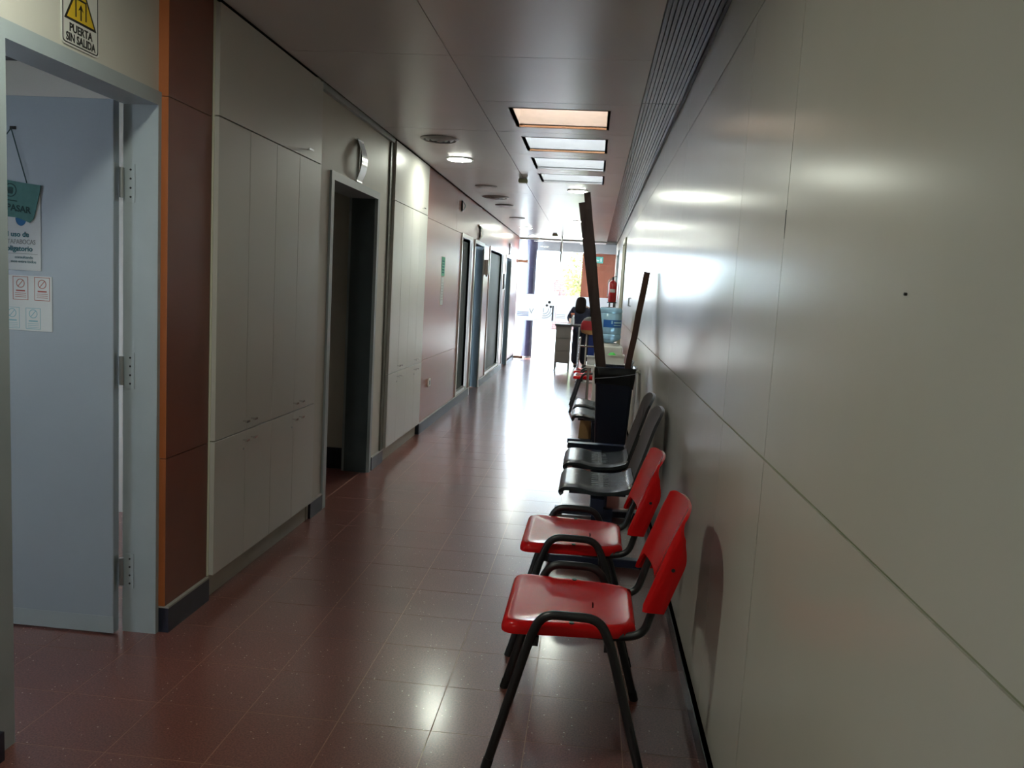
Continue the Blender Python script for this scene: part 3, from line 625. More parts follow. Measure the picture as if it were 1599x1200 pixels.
# ================================================================== OUTSIDE
gnd = struct(obj('ground', box(B(), -40, 40, 19.0, 80, -.12, -.02), 'pavement'), 'sunlit pale pavement outside the entrance', 'ground')
t = thing('brick_pier', 'pale brick pier standing outside the glass entrance', 'pier', (-1.2, 19.3, -.02)); obj('shaft', box(B(), -1.33, -1.12, 19.2, 19.42, -.02, 1.78), 'brick_white', t); obj('cap', box(B(), -1.36, -1.09, 19.17, 19.45, 1.78, 1.84), 'plaster_out', t)
t = thing('brick_garden_wall', 'pink brick wall with gateway across the street', 'wall', (-.9, 33, -.02))
obj('wall', box(B(), -1.57, 3.2, 33, 33.3, -.02, 1.97), 'brick_pink', t); obj('raised_pier', box(B(), -1.13, -.90, 32.97, 33.33, -.02, 2.25), 'brick_pink', t); obj('wall', box(B(), -6, -1.93, 33, 33.3, -.02, 1.55), 'plaster_out', t)
g_ = obj('gate', box(B(), -1.93, -1.57, 33.05, 33.12, -.02, 1.86), 'roof_dark', t); obj('gate_panel', box(B(), -1.80, -1.69, 33.03, 33.05, .05, 1.72), 'plaster_out', g_)
obj('lintel', box(B(), -1.95, -1.55, 32.9, 33.35, 1.86, 1.93), 'plaster_out', t); obj('roof_slab', box(B(), -1.97, -1.52, 32.85, 33.4, 1.93, 1.98), 'roof_dark', t); obj('meter_box', box(B(), -1.55, -1.38, 32.93, 33.0, 1.25, 1.49), 'roof_dark', t)
def tree(label, x, y, h, r, n, gap):
    t = thing('street_tree', label, 'tree', (x, y, -.02)); b = tube(B(), [(x, y, -.02), (x+.05, y, h*.4), (x-.1, y+.1, h*.75), (x, y, h*.95)], [.12, .10, .06, .02], 10)
    for k in range(6):
        a = k*1.05; tube(b, [(x, y, h*(.4+.07*k)), (x+r*.7*math.cos(a), y+r*.7*math.sin(a), h*(.6+.07*k))], [.045, .01], 6)
    obj('trunk', b, 'bark', t); b = B()
    for k in range(n):
        u = Vector((random.gauss(0, 1), random.gauss(0, 1), random.gauss(0, 1))).normalized()*r*random.uniform(.35, 1)
        p = Vector((x, y, h*.78))+Vector((u.x, u.y, u.z*gap)); s = random.uniform(.04, .09); q = Matrix.Rotation(random.uniform(0, 6.3), 3, u)
        a = q @ Vector((s, 0, 0)); c_ = q @ Vector((0, s*.5, s*.4)); b.faces.new([b.verts.new(p+w_) for w_ in (-a, -c_, a, c_)])
    o = obj('foliage', b, 'leaf', t); o['kind'] = 'stuff'
tree('leafy street tree right of the gateway', -.35, 26.0, 2.5, .75, 1500, 1.3)
tree('thin bare-looking street tree left of the gateway', -2.1, 30.0, 2.8, .6, 220, 1.2)

# ================================================================== RED CHAIRS
def seat_shell(bm, outline, zc, rings, thick):
    cx = sum(p[0] for p in outline)/len(outline); cy = sum(p[1] for p in outline)/len(outline); prev = None; first = None
    for (s, z) in rings:
        ring = [bm.verts.new((cx+(p[0]-cx)*s, cy+(p[1]-cy)*s, zc+z)) for p in outline]
        if prev is None: bm.faces.new(ring)
        else:
            for k in range(len(ring)): bm.faces.new((prev[k], prev[(k+1)%len(ring)], ring[(k+1)%len(ring)], ring[k]))
        prev = ring
    bm.faces.new(prev[::-1])
def red_chair(label, loc):
    """local frame: sits facing -x, y across, origin on the floor under the seat centre line"""
    t = thing('stacking_chair', label, 'chair', loc, 'red plastic chairs along the right wall')
    ol = rounded_poly([(-.212, -.228), (.150, -.195), (.196, -.155), (.196, .155), (.150, .195), (-.212, .228)], [.05, .06, .05, .05, .06, .05], 6)
    b = B(); seat_shell(b, [(p.x, p.y) for p in ol], .448, [(.15, -.010), (.45, -.009), (.70, -.005), (.86, .0), (.92, .002), (.955, -.001), (.985, -.010), (1.0, -.024), (.998, -.034), (.96, -.034)], .0)
    s = obj('seat', b, 'red_plastic', t, 60, True)
    for y in (-.19, .19): obj('seat_bolt', tube(B(), [(.0, y, .4485), (.0, y, .4520)], .008, 10), 'ink', s, True, True)
    # backrest: curved shell with side sleeves over the tubes
    b = B(); NU, NV = 40, 18; G = []
    def surf(u, v):
        au = abs(u); sm = lambda e0, e1, q: (lambda k: k*k*(3-2*k))(min(1, max(0, (q-e0)/(e1-e0))))
        bot = .572-.062*sm(.66, .80, au)
        top = .806-.010*min(1, au/.75)**2-.055*max(0, (au-.55)/.45)**2.2
        z = bot+(top-bot)*v; hgt = (z-.50)/.35; fz = 1-sm(.65, .78, z)
        x = .197+.122*hgt+.03*max(0, hgt-.66)
        if au <= .75: y = .192*au/.75; x += .026*(1-(au/.75)**2)
        else:
            w_ = (au-.75)/.25; a_ = min(1, w_/.45)*math.pi/2
            yf = .192+.018*math.sin(a_); xf = .018*(1-math.cos(a_))+max(0, w_-.45)/.55*.040
            yt = .192+.028*w_; xt = .012*w_*w_
            y = yt+(yf-yt)*fz; x += xt+(xf-xt)*fz
        return Vector((x, math.copysign(y, u), z))
    fr_ = [[b.verts.new(surf(-1+2*i/NU, j/NV)) for j in range(NV+1)] for i in range(NU+1)]
    bk = [[b.verts.new(surf(-1+2*i/NU, j/NV)+Vector((.010, -.004*(1 if i > NU*.85 else -1 if i < NU*.15 else 0), -.002))) for j in range(NV+1)] for i in range(NU+1)]
    for i in range(NU):
        for j in range(NV):
            b.faces.new((fr_[i][j], fr_[i][j+1], fr_[i+1][j+1], fr_[i+1][j])); b.faces.new((bk[i][j], bk[i+1][j], bk[i+1][j+1], bk[i][j+1]))
    for i in range(NU):
        b.faces.new((fr_[i][0], fr_[i+1][0], bk[i+1][0], bk[i][0])); b.faces.new((fr_[i][NV], bk[i][NV], bk[i+1][NV], fr_[i+1][NV]))
    for j in range(NV):
        b.faces.new((fr_[0][j], bk[0][j], bk[0][j+1], fr_[0][j+1])); b.faces.new((fr_[NU][j], fr_[NU][j+1], bk[NU][j+1], bk[NU][j]))
    br = obj('backrest', b, 'red_plastic', t, 50, True)
    for sg in (-1, 1): obj('back_screw', tube(B(), [(.285, sg*.207, .645), (.285, sg*.2115, .645)], .006, 8), 'ink', br, True, True)
    for sg in (-1, 1):
        y = sg*.222
        y = sg*.230; p = smooth_path([(-.224, sg*.258, .022), (-.122, y, .405), (-.088, y, .486), (.082, y, .486), (.120, y, .405), (.232, sg*.258, .022)], .045, 6)
        obj('leg_frame', tube(B(), p, .0125, 10, 1.15), 'black_tube', t, True, True)
        obj('foot_cap', tube(B(), [(-.2300, sg*.2595, 0), (-.2205, sg*.257, .035)], .0155, 10), 'ink', t, True, True); obj('foot_cap', tube(B(), [(.239, sg*.2595, 0), (.229, sg*.257, .035)], .0155, 10), 'ink', t, True, True)
        p = smooth_path([(-.16, sg*.17, .415), (.15, sg*.176, .413), (.215, sg*.180, .430), (.245, sg*.180, .54), (.312, sg*.178, .70)], .05, 6)
        obj('back_tube', tube(B(), p, .0115, 10, 1.1), 'black_tube', t, True, True)
        for x in (-.108, .112): obj('bracket', box(B(), x-.012, x+.012, min(y, sg*.17), max(y, sg*.17), .385, .412), 'black_tube', t, False, True)
    b = tube(B(), [(-.108, -.222, .402), (-.108, .222, .402)], .011, 8); obj('crossbar', b, 'black_tube', t, True, True)
    b = tube(B(), [(.112, -.222, .402), (.112, .222, .402)], .011, 8); obj('crossbar', b, 'black_tube', t, True, True)
    return t
rc = red_chair('red plastic chair with black tube legs nearest to the camera', (0, 2.565, 0))
q = copy_tree(rc, None, 'red plastic chair with black tube legs, second from the camera beside the black seats'); q.location = (-.012, 3.345, 0)
q = copy_tree(rc, None, 'far red chair behind the black bin, nearer of the two'); q.location = (.035, 10.14, 0)
q = copy_tree(rc, None, 'far red chair behind the black bin, the farthest red one'); q.location = (.02, 10.82, 0)

# ================================================================== BLACK BEAM SEATS
def beam_seat(label, loc, bracket):
    t = thing('beam_seat', label, 'bench', loc, 'two-seat beam benches along the right wall')
    for yc in (.28, .91):
        b = B(); prof = smooth_path([(-.104, 0, .384), (-.120, 0, .404), (-.092, 0, .437), (-.02, 0, .441), (.06, 0, .420), (.18, 0, .424), (.255, 0, .446), (.275, 0, .470)], .035, 4); NS = 20; A = []
        for side in (0, 1):
            A.append([]); n_ = len(prof)
            for i, q_ in enumerate(prof):
                tn = (prof[min(i+1, n_-1)]-prof[max(i-1, 0)]).normalized(); nm = Vector((tn.z, 0, -tn.x)); row = []
                for k in range(NS+1):
                    u = -1+2*k/NS; f_ = max(0, (-.06-q_.x)/.06); hw = .235-.030*f_*f_-.015*max(0, (q_.x-.1)/.17); dz = -.014*abs(u)**10+.004*abs(u)**4
                    row.append(b.verts.new(Vector((q_.x, yc+hw*u, q_.z+dz))+nm*(.020*side)))
                A[side].append(row)
        for i in range(n_-1):
            for k in range(NS):
                b.faces.new((A[0][i][k], A[0][i+1][k], A[0][i+1][k+1], A[0][i][k+1])); b.faces.new((A[1][i][k], A[1][i][k+1], A[1][i+1][k+1], A[1][i+1][k]))
            b.faces.new((A[0][i][0], A[1][i][0], A[1][i+1][0], A[0][i+1][0])); b.faces.new((A[0][i][NS], A[0][i+1][NS], A[1][i+1][NS], A[1][i][NS]))
        for k in range(NS):
            b.faces.new((A[0][0][k], A[0][0][k+1], A[1][0][k+1], A[1][0][k])); b.faces.new((A[0][-1][k], A[1][-1][k], A[1][-1][k+1], A[0][-1][k+1]))
        s = obj('seat', b, 'black_seat', t, 60, True)
        for k in range(6):
            for x0 in (.04, .12):
                y = yc-.125+.05*k; obj('vent_slot', box(B(), x0, x0+.055, y-.006, y+.006, .4200, .4232), 'ink', s, False, True)
        b = B(); NU, NV = 18, 12
        def surf(u, v, th):
            au = abs(u); top = .845-.045*au**4; z = .46+(top-.46)*v; h_ = (z-.46)/.385
            return Vector((.262+.115*h_+.018*(1-u*u)+th + .02*max(0, h_-.8)*2, yc+.225*u, z))
        A = [[[b.verts.new(surf(-1+2*i/NU, j/NV, th)) for j in range(NV+1)] for i in range(NU+1)] for th in (0, .016)]
        for i in range(NU):
            for j in range(NV):
                b.faces.new((A[0][i][j], A[0][i][j+1], A[0][i+1][j+1], A[0][i+1][j])); b.faces.new((A[1][i][j], A[1][i+1][j], A[1][i+1][j+1], A[1][i][j+1]))
        for i in range(NU):
            b.faces.new((A[0][i][0], A[0][i+1][0], A[1][i+1][0], A[1][i][0])); b.faces.new((A[0][i][NV], A[1][i][NV], A[1][i+1][NV], A[0][i+1][NV]))
        for j in range(NV):
            b.faces.new((A[0][0][j], A[1][0][j], A[1][0][j+1], A[0][0][j+1])); b.faces.new((A[0][NU][j], A[0][NU][j+1], A[1][NU][j+1], A[1][NU][j]))
        obj('backrest', b, 'black_back', t, 50, True)
        for sg in (-1, 1):
            p = smooth_path([(.05, yc+sg*.12, .385), (.27, yc+sg*.12, .385), (.31, yc+sg*.12, .50), (.345, yc+sg*.12, .60)], .05, 5); obj('back_strut', tube(B(), p, .011, 8), 'black_tube', t, True, True)
        obj('seat_bracket', box(B(), -.06, .24, yc-.16, yc+.16, .378, .3945), 'navy_metal', t, False, True)
    y1 = 1.49 if bracket else 1.19
    obj('beam', box(B(), .055, .125, .02, y1, .315, .378), 'navy_metal', t, False, True)
    if bracket:
        obj('end_bracket', box(B(), -.105, .30, 1.40, 1.47, .378, .415), 'navy_metal', t, False, True)
    for yc in (.10, 1.08):
        lg = obj('leg', box(B(), .065, .175, yc-.02, yc+.02, .04, .315), 'navy_metal', t, False, True)
        b = box(B(), -.16, .385, yc-.03, yc+.03, .008, .05); obj('foot_bar', bevel(b, .006), 'navy_metal', lg, False, True)
        for x in (-.13, .355): obj('foot_pad', tube(B(), [(x, yc, 0), (x, yc, .008)], .02, 10), 'ink', lg, False, True)
    return t
beam_seat('black two-seat beam bench right behind the near red chairs', (0, 4.17, 0), True)
beam_seat('black two-seat beam bench half hidden behind the dark bin', (0, 6.74, 0), False)

# ================================================================== BIN AND PLANKS
BX, BY = .196, 6.16
t = thing('waste_bin', 'tall dark navy tapered bin holding wooden planks', 'bin', (BX, BY, 0))
b = B(); P = []
for z, hw in ((.0, .095), (.02, .10), (.86, .140), (.885, .146), (.90, .146)):
    ol = rounded_poly([(BX-hw, BY-hw), (BX+hw, BY-hw), (BX+hw, BY+hw), (BX-hw, BY+hw)], [.03]*4, 4); P.append([b.verts.new((p.x, p.y, z)) for p in ol])
for hw, z in ((.132, .90), (.128, .80)):
    ol = rounded_poly([(BX-hw, BY-hw), (BX+hw, BY-hw), (BX+hw, BY+hw), (BX-hw, BY+hw)], [.03]*4, 4); P.append([b.verts.new((p.x, p.y, z)) for p in ol])
for i in range(len(P)-1):
    for k in range(len(P[i])): b.faces.new((P[i][k], P[i][(k+1)%len(P[i])], P[i+1][(k+1)%len(P[i])], P[i+1][k]))
b.faces.new(P[0][::-1]); b.faces.new(P[-1]); obj('body', b, 'bin_navy', t, 40)
b = B(); P = []; n = 48
for z, hw, am in ((.775, .1395, .002), (.80, .1435, .004), (.85, .1475, .004), (.905, .151, .002), (.912, .146, .001), (.905, .139, .001)):
    ol = rounded_poly([(BX-hw, BY-hw), (BX+hw, BY-hw), (BX+hw, BY+hw), (BX-hw, BY+hw)], [.035]*4, 11); R_ = []
    for k, p in enumerate(ol):
        dv = Vector((p.x-BX, p.y-BY)).normalized(); o_ = am*math.sin(k*1.9+z*40); R_.append(b.verts.new((p.x+dv.x*o_, p.y+dv.y*o_, z+(.02*math.sin(k*.23) if z < .8 else 0))))
    P.append(R_)
for i in range(len(P)-1):
    for k in range(len(P[i])): b.faces.new((P[i][k], P[i][(k+1)%len(P[i])], P[i+1][(k+1)%len(P[i])], P[i+1][k]))
obj('bag_liner', b, 'bag_black', t, 60)
b = tube(B(), [(BX-.145, BY-.152, .825), (BX, BY-.158, .845), (BX+.15, BY-.152, .875)], .002, 6); obj('bag_crease', b, 'steel', t)
b = tube(B(), smooth_path([(BX+.147, BY-.12, .885), (BX+.175, BY-.10, .895), (BX+.18, BY-.05, .87)], .02), .009, 8); obj('bag_knot', b, 'sign_white', t, True)
def plank(label, p0, p1, w_, th, m):
    p0 = Vector(p0); p1 = Vector(p1); ax = (p1-p0).normalized(); sd = ax.cross(Vector((0, 1, 0))).normalized(); nn = sd.cross(ax); L_ = (p1-p0).length
    b = B(); N = 10; R_ = []
    for i in range(N+1):
        c_ = p0+ax*L_*i/N+sd*random.uniform(-.0025, .0025); R_.append([b.verts.new(c_+sd*x+nn*y) for x, y in ((-w_/2, -th/2), (w_/2, -th/2), (w_/2, th/2), (-w_/2, th/2))])
    for i in range(N):
        for k in range(4): b.faces.new((R_[i][k], R_[i][(k+1)%4], R_[i+1][(k+1)%4], R_[i+1][k]))
    b.faces.new(R_[0][::-1]); b.faces.new(R_[-1])
    bmesh.ops.translate(b, verts=b.verts, vec=-p0); o = obj('plank', b, m); o.location = p0; tag(o, label, 'plank', 'planks standing in the bin'); return o
plank('longest dark plank leaning left out of the bin, almost to the ceiling', (.232, 6.085, .06), (-.092, 6.085, 2.168), .048, .03, 'plank_dark')
plank('dark plank just behind the longest one in the bin', (.225, 6.140, .06), (-.128, 6.145, 2.10), .048, .03, 'plank_dark')
plank('shorter reddish brown plank leaning right towards the wall', (.190, 6.225, .06), (.386, 6.225, 1.623), .045, .03, 'plank_brown')

# ================================================================== WATER COOLER AND NEIGHBOURS
cx, cy = .215, 9.62
t = thing('water_cooler', 'white water cooler with large blue bottle beyond the bin', 'water cooler', (cx, cy, 0))
obj('cabinet', bevel(box(B(), cx-.16, cx+.16, cy-.16, cy+.16, 0, .86), .015), 'white_plastic', t); obj('tap_recess', box(B(), cx-.12, cx+.12, cy-.162, cy-.1595, .50, .75), 'grey_print', t)
for x, m in ((-.05, 'blue_print'), (.05, 'red_print')): obj('tap', box(B(), cx+x-.012, cx+x+.012, cy-.20, cy-.16, .68, .72), m, t)
obj('collar', lathe(B(), [(.12, .86), (.115, .885), (.07, .89)], cx, cy, 28), 'white_plastic', t, True)
prof = [(.045, .872), (.06, .90), (.125, .935), (.134, .95), (.134, .985), (.127, .995), (.134, 1.005), (.134, 1.08), (.134, 1.225), (.128, 1.235), (.134, 1.247), (.133, 1.275), (.12, 1.298), (.06, 1.305)]
bt = obj('bottle', lathe(B(), prof, cx, cy, 32), 'bottle_blue', t, 40)
b = B(); n = 16; V0 = []
for k in range(n+1):
    a = math.radians(-125+120*k/n); V0.append((b.verts.new((cx+.1352*math.cos(a), cy+.1352*math.sin(a), 1.075)), b.verts.new((cx+.1352*math.cos(a), cy+.1352*math.sin(a), 1.16))))
for k in range(n): b.faces.new((V0[k][0], V0[k+1][0], V0[k+1][1], V0[k][1]))
obj('label_band', b, 'label_blue', bt)
b = B()
for a0, a1, z0, z1 in ((-85, -78, 1.115, 1.15), (-72, -20, 1.122, 1.14), (-72, -30, 1.095, 1.105)):
    A = [math.radians(a0+(a1-a0)*k/6) for k in range(7)]
    for k in range(6): b.faces.new([b.verts.new((cx+.1358*math.cos(a), cy+.1358*math.sin(a), z)) for a, z in ((A[k], z0), (A[k+1], z0), (A[k+1], z1), (A[k], z1))])
obj('label_print', b, 'label_light', bt)
# small table with trays in front of the cooler
tx0, tx1, ty0, ty1 = -.03, .40, 8.72, 9.22
t = thing('small_table', 'small white table in front of the water cooler', 'table', (.185, 8.97, 0))
obj('top', bevel(box(B(), tx0, tx1, ty0, ty1, .66, .69), .004), 'white_plastic', t)
for x in (tx0+.03, tx1-.03):
    for y in (ty0+.03, ty1-.03): obj('leg', tube(B(), [(x, y, 0), (x, y, .66)], .014, 8), 'steel', t, True)
def tray(name, label, x0, x1, y0, y1, z0, z1, m):
    t = thing(name, label, 'container', ((x0+x1)/2, (y0+y1)/2, z0)); b = B(); w_ = .006
    box(b, x0, x1, y0, y1, z0, z0+w_); box(b, x0, x0+w_, y0, y1, z0+w_, z1); box(b, x1-w_, x1, y0, y1, z0+w_, z1); box(b, x0+w_, x1-w_, y0, y0+w_, z0+w_, z1); box(b, x0+w_, x1-w_, y1-w_, y1, z0+w_, z1); obj('box_body', b, m, t)
    ring = ring2(B(), rect(x0-.008, x1+.008, y0-.008, y1+.008), rect(x0+.004, x1-.004, y0+.004, y1-.004), (0, 0, z1-.006), XP, YP, .012); obj('rim', ring, m, t); return t
tray('storage_tray', 'cream plastic tray holding a green object in front of the bottle', .135, .372, 8.80, 9.04, .691, .80, 'white_plastic')
b = lathe(B(), [(.055, .698), (.06, .74), (.045, .80), (.02, .825)], .245, 8.92, 16); tag(obj('green_sponge', b, 'bright_green', None, True), 'bright green object inside the cream tray', 'sponge')
tray('storage_tray', 'small white box on the table edge left of the long planks', -.022, .075, 8.76, 8.90, .691, .775, 'white_paper')
# red, grey and tan bag on a stand with blue panel
t = thing('display_stand', 'red, grey and tan padded bag hung on a pole stand with a blue panel', 'stand', (-.02, 13.5, 0))
b = tube(B(), [(-.065, 13.5, .02), (-.065, 13.5, 1.0)], .012, 8); obj('pole', b, 'white_plastic', t, True); obj('base', lathe(B(), [(.16, 0), (.15, .02)], -.02, 13.5, 24), 'steel', t)
obj('blue_panel', box(B(), -.03, .10, 13.49, 13.51, .40, .82), 'blue_panel', t)
bg_ = B(); prof = [(.02, 1.075), (.07, 1.06), (.105, 1.02)]
def blob(bm, rows, yd):
    R_ = []
    for z, x0, x1 in rows:
        R_.append([bm.verts.new(((x0+x1)/2+(x1-x0)/2*math.cos(2*math.pi*k/20), 13.5+yd*math.sin(2*math.pi*k/20), z)) for k in range(20)])
    for i in range(len(R_)-1):
        for k in range(20): bm.faces.new((R_[i][k], R_[i][(k+1)%20], R_[i+1][(k+1)%20], R_[i+1][k]))
    bm.faces.new(R_[0][::-1]); bm.faces.new(R_[-1]); return bm
obj('grey_flap', blob(B(), [(1.01, -.14, .10), (1.045, -.12, .10), (1.07, -.07, .07), (1.075, -.03, .03)], .08), 'bag_grey', t, True)
obj('red_body', blob(B(), [(.86, -.165, .10), (.90, -.172, .115), (.96, -.165, .115), (1.01, -.142, .10)], .09), 'bag_red', t, True)
obj('tan_base', blob(B(), [(.79, -.09, .08), (.815, -.15, .10), (.86, -.167, .105)], .085), 'tan', t, True)
# chrome walking frame legs left of the stand
t = thing('walking_frame', 'chrome tubular walking frame beside the far red chairs', 'walker', (-.10, 11.6, 0))
for x, y in ((-.17, 11.45), (-.17, 11.75), (.12, 11.45), (.12, 11.75)): obj('leg', tube(B(), smooth_path([(x, y, .02), (x+.03*(1 if x < 0 else -1), y, .82)], .02), .012, 8), 'chrome', t, True); obj('rubber_foot', lathe(B(), [(.018, 0), (.015, .03)], x, y, 10), 'ink', t)
b = tube(B(), [(-.14, 11.45, .82), (-.14, 11.75, .82)], .014, 8); tube(b, [(.09, 11.45, .82), (.09, 11.75, .82)], .014, 8); tube(b, [(-.14, 11.75, .7), (.09, 11.75, .7)], .012, 8); obj('rail', b, 'chrome', t, True)
# boxes under the second bench
t = thing('cardboard_box', 'open brown cardboard box on the floor under the far bench', 'box', (.10, 7.98, 0)); obj('carton', box(B(), .0, .20, 7.93, 8.10, 0, .33), 'cardboard', t)
b = plate(B(), [(0, 0), (.10, .012), (.12, .34), (.02, .30)], (-.06, 7.92, .0), XP, ZP, .008); obj('flap', b, 'tan', t)
t = thing('storage_box', 'pale grey lidded box on the floor beside the cardboard', 'box', (.17, 7.66, 0)); obj('body', bevel(box(B(), .09, .30, 7.56, 7.76, 0, .20), .006), 'desk_grey', t); obj('lid', bevel(box(B(), .085, .305, 7.555, 7.765, .20, .27), .006), 'white_paper', t)
t = thing('plastic_bag', 'crumpled white plastic bag on the far red chair seat', 'bag', (.10, 10.0, .452)); b = bmesh.new(); bmesh.ops.create_icosphere(b, subdivisions=3, radius=.07)
for v in b.verts:
    k = 1+.22*math.sin(v.co.x*90)*math.sin(v.co.y*80+v.co.z*60); v.co *= k; v.co.z = max(v.co.z, -.058)
bmesh.ops.translate(b, verts=b.verts, vec=(.10, 10.0, .512)); obj('bag_body', b, 'white_paper', t)

# ================================================================== FIRE EXTINGUISHER
ex, ey = .345, 15.2
t = thing('extinguisher_stand', 'thin steel stand under the fire extinguisher', 'stand', (ex, ey, 0))
for x in (-.04, .04): obj('leg', tube(B(), [(ex+x, ey, .01), (ex+x, ey, 1.31)], .014, 8), 'ink', t, True)
obj('shelf', box(B(), ex-.085, ex+.085, ey-.09, ey+.09, 1.31, 1.325), 'ink', t); obj('base', box(B(), ex-.08, ex+.085, ey-.12, ey+.12, 0, .01), 'ink', t)
t = thing('fire_extinguisher', 'red fire extinguisher standing high beside the right wall', 'extinguisher', (ex, ey, 1.325))
obj('cylinder', lathe(B(), [(.065, 1.325), (.072, 1.34), (.072, 1.66), (.055, 1.70), (.025, 1.715), (.022, 1.73)], ex, ey, 24), 'ext_red', t, True)
obj('valve', box(B(), ex-.02, ex+.02, ey-.02, ey+.02, 1.73, 1.77), 'ink', t); b = tube(B(), [(ex-.02, ey, 1.77), (ex+.06, ey, 1.80)], .008, 6); obj('lever', b, 'ink', t)
b = tube(B(), smooth_path([(ex-.02, ey, 1.75), (ex-.085, ey-.01, 1.72), (ex-.088, ey-.01, 1.42)], .05), .008, 8); obj('hose', b, 'steel', t, True)
b = B(); A = [math.radians(-130+80*k/8) for k in range(9)]
for k in range(8): b.faces.new([b.verts.new((ex+.0728*math.cos(a), ey+.0728*math.sin(a), z)) for a, z in ((A[k], 1.50), (A[k+1], 1.50), (A[k+1], 1.56), (A[k], 1.56))])
obj('label', b, 'white_paper', t)

# ================================================================== DESK, SPRAY BOTTLE, PERSON
t = thing('metal_desk', 'small grey metal desk with drawers near the glass entrance', 'desk', (-.5, 15.45, 0))
obj('top', bevel(box(B(), -.665, -.20, 15.15, 15.75, .835, .87), .004), 'desk_top', t); obj('pedestal', box(B(), -.645, -.37, 15.18, 15.72, .15, .835), 'desk_grey', t)
for z0, z1 in ((.16, .37), (.38, .60), (.61, .825)): obj('drawer', bevel(box(B(), -.640, -.375, 15.168, 15.18, z0, z1), .003), 'desk_grey', t)
for x in (-.635, -.385):
    for y in (15.2, 15.7): obj('leg', tube(B(), [(x, y, 0), (x, y, .15)], .012, 8), 'steel', t, True)
for y in (15.2, 15.7): obj('leg', tube(B(), [(-.22, y, 0), (-.22, y, .835)], .012, 8), 'steel', t, True)
sx_, sy_ = -.345, 15.24
t = thing('spray_bottle', 'clear spray bottle with orange trigger on the desk', 'bottle', (sx_, sy_, .87)); obj('bottle_body', lathe(B(), [(.032, .87), (.034, .89), (.034, .97), (.012, 1.035), (.012, 1.05)], sx_, sy_, 20), 'clear_bottle', t, True)
b = box(B(), sx_-.035, sx_+.025, sy_-.014, sy_+.014, 1.05, 1.085); box(b, sx_-.045, sx_-.035, sy_-.008, sy_+.008, 1.062, 1.078); tube(b, [(sx_-.022, sy_, 1.05), (sx_-.034, sy_, 1.015)], .005, 6); obj('trigger', b, 'orange_cap', t)

def skin(name, verts, edges, m, parent, lv=2):
    me = bpy.data.meshes.new(name); base = wl(parent); me.from_pydata([Vector(v[:3])-base for v in verts], edges, []); o = bpy.data.objects.new(name, me); COL.objects.link(o); o.parent = parent
    md = o.modifiers.new('skin', 'SKIN'); md.use_smooth_shade = True
    for i, v in enumerate(verts):
        s = me.skin_vertices[0].data[i]; s.radius = (v[3], v[4] if len(v) > 4 else v[3]); s.use_root = (i == 0)
    sb = o.modifiers.new('sub', 'SUBSURF'); sb.levels = lv; sb.render_levels = lv
    dg = bpy.context.evaluated_depsgraph_get(); me2 = bpy.data.meshes.new_from_object(o.evaluated_get(dg)); o.modifiers.clear(); o.data = me2
    me2.materials.clear(); me2.materials.append(MATS[m])
    for p in me2.polygons: p.use_smooth = True
    return o
px, py = -.185, 15.95
t = thing('person', 'person with long dark hair and navy clothes standing at the desk, back to the camera', 'person', (px, py, 0))
hx, hz = px-.035, 1.33
V = [(px, py, .80, .12), (px, py, .98, .105), (px-.005, py+.01, 1.12, .12), (px-.01, py+.02, 1.19, .06), (px-.02, py+.05, 1.25, .045), (hx, py+.06, 1.32, .075, .085), (hx, py+.075, 1.37, .06, .07),
     (px-.17, py+.02, 1.145, .05), (px-.245, py+.04, .97, .042), (px-.20, py-.16, .90, .032), (px-.20, py-.21, .892, .028),
     (px+.16, py+.02, 1.145, .05), (px+.215, py+.03, .97, .042), (px+.13, py+.20, .90, .032), (px+.10, py+.24, .89, .028),
     (px-.075, py, .74, .085), (px-.08, py, .42, .058), (px-.082, py+.02, .09, .042), (px-.082, py+.13, .035, .035), (px+.075, py, .74, .085), (px+.08, py, .42, .058), (px+.082, py+.02, .09, .042), (px+.082, py+.13, .035, .035)]
Ed = [(0, 1), (1, 2), (2, 3), (3, 4), (4, 5), (5, 6), (2, 7), (7, 8), (8, 9), (9, 10), (2, 11), (11, 12), (12, 13), (13, 14), (0, 15), (15, 16), (16, 17), (17, 18), (0, 19), (19, 20), (20, 21), (21, 22)]
skin('body', V, Ed, 'skin', t)
V = [(px, py, .60, .185, .14), (px, py, .80, .175, .135), (px, py, .98, .160, .125), (px-.005, py+.01, 1.10, .185, .125), (px-.01, py+.02, 1.175, .075, .07), (px-.165, py+.02, 1.135, .068), (px-.25, py+.04, .965, .058), (px-.205, py-.10, .905, .046),
     (px+.155, py+.02, 1.135, .068), (px+.22, py+.03, .965, .058), (px+.15, py+.15, .905, .046)]
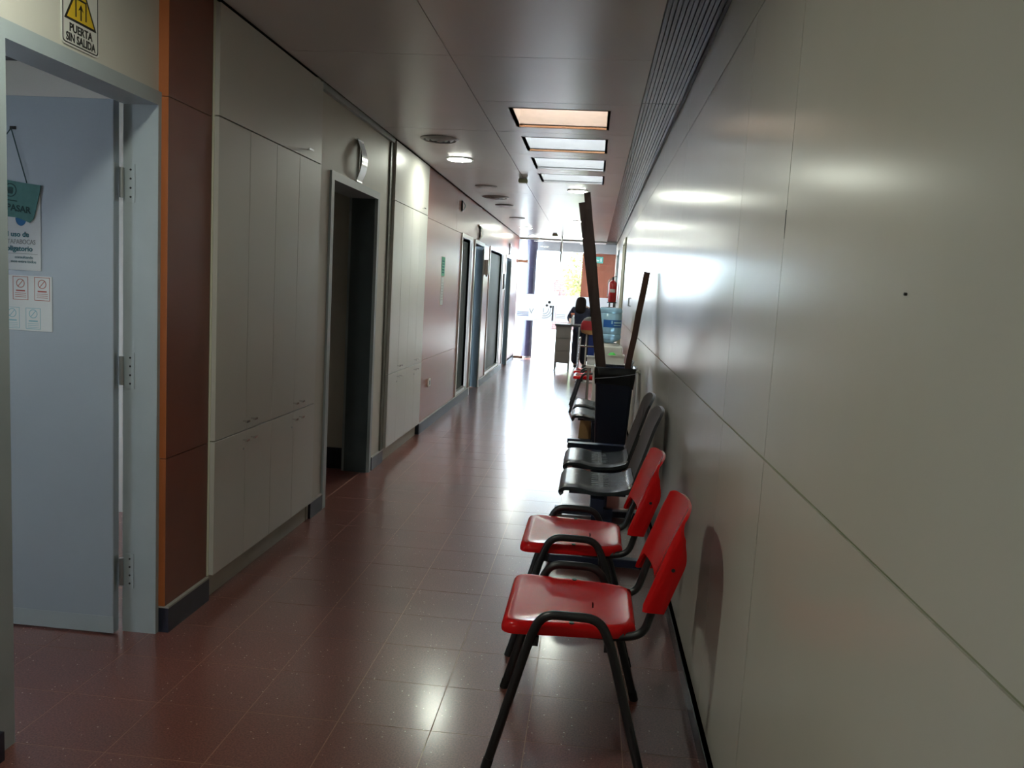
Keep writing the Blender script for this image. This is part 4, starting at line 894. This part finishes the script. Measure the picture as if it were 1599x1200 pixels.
skin('tunic', V, [(0, 1), (1, 2), (2, 3), (3, 4), (3, 5), (5, 6), (6, 7), (3, 8), (8, 9), (9, 10)], 'uniform_navy', t)
V = [(px, py, .78, .13, .11), (px-.078, py, .70, .098), (px-.082, py, .42, .098), (px-.084, py+.01, .07, .090), (px+.078, py, .70, .105), (px+.082, py, .42, .098), (px+.084, py+.01, .07, .090)]
skin('trousers', V, [(0, 1), (1, 2), (2, 3), (0, 4), (4, 5), (5, 6)], 'trousers', t)
V = [(hx, py+.045, 1.375, .072, .078), (hx, py+.02, 1.325, .108, .09), (hx-.005, py-.035, 1.24, .112, .05), (hx-.01, py-.095, 1.14, .112, .035), (hx-.012, py-.105, 1.06, .09, .025)]
skin('hair', V, [(0, 1), (1, 2), (2, 3), (3, 4)], 'hair', t)
for sg in (-1, 1):
    x0 = px+sg*.083
    V = [(x0, py-.02, .04, .038), (x0, py+.06, .04, .042), (x0, py+.15, .035, .034)]; skin('shoe', V, [(0, 1), (1, 2)], 'ink', t, 1)
# left hand with fingers resting on the desk, right hand in front of the body
for (wx, wy, wz, dx, dy) in ((px-.20, py-.21, .893, -.15, -1), (px+.10, py+.24, .89, -1, .2)):
    dv = Vector((dx, dy, 0)).normalized(); sv = Vector((-dv.y, dv.x, 0)); w0 = Vector((wx, wy, wz)); V = [(*(w0), .024, .016), (*(w0+dv*.05), .032, .013)]; Ed = [(0, 1)]
    for k, (o_, L_) in enumerate(((-.027, .060), (-.009, .070), (.009, .066), (.027, .052))):
        i0 = len(V); a = w0+dv*.075+sv*o_; V += [(*a, .009), (*(a+dv*L_*.5+Vector((0, 0, .004))), .008), (*(a+dv*L_+Vector((0, 0, -.008))), .007)]; Ed += [(1, i0), (i0, i0+1), (i0+1, i0+2)]
    i0 = len(V); a = w0+dv*.03+sv*.032; V += [(*a, .010), (*(a+dv*.025+sv*.022), .009), (*(a+dv*.05+sv*.028), .007)]; Ed += [(1, i0), (i0, i0+1), (i0+1, i0+2)]
    skin('hand', V, Ed, 'skin', t, 1)
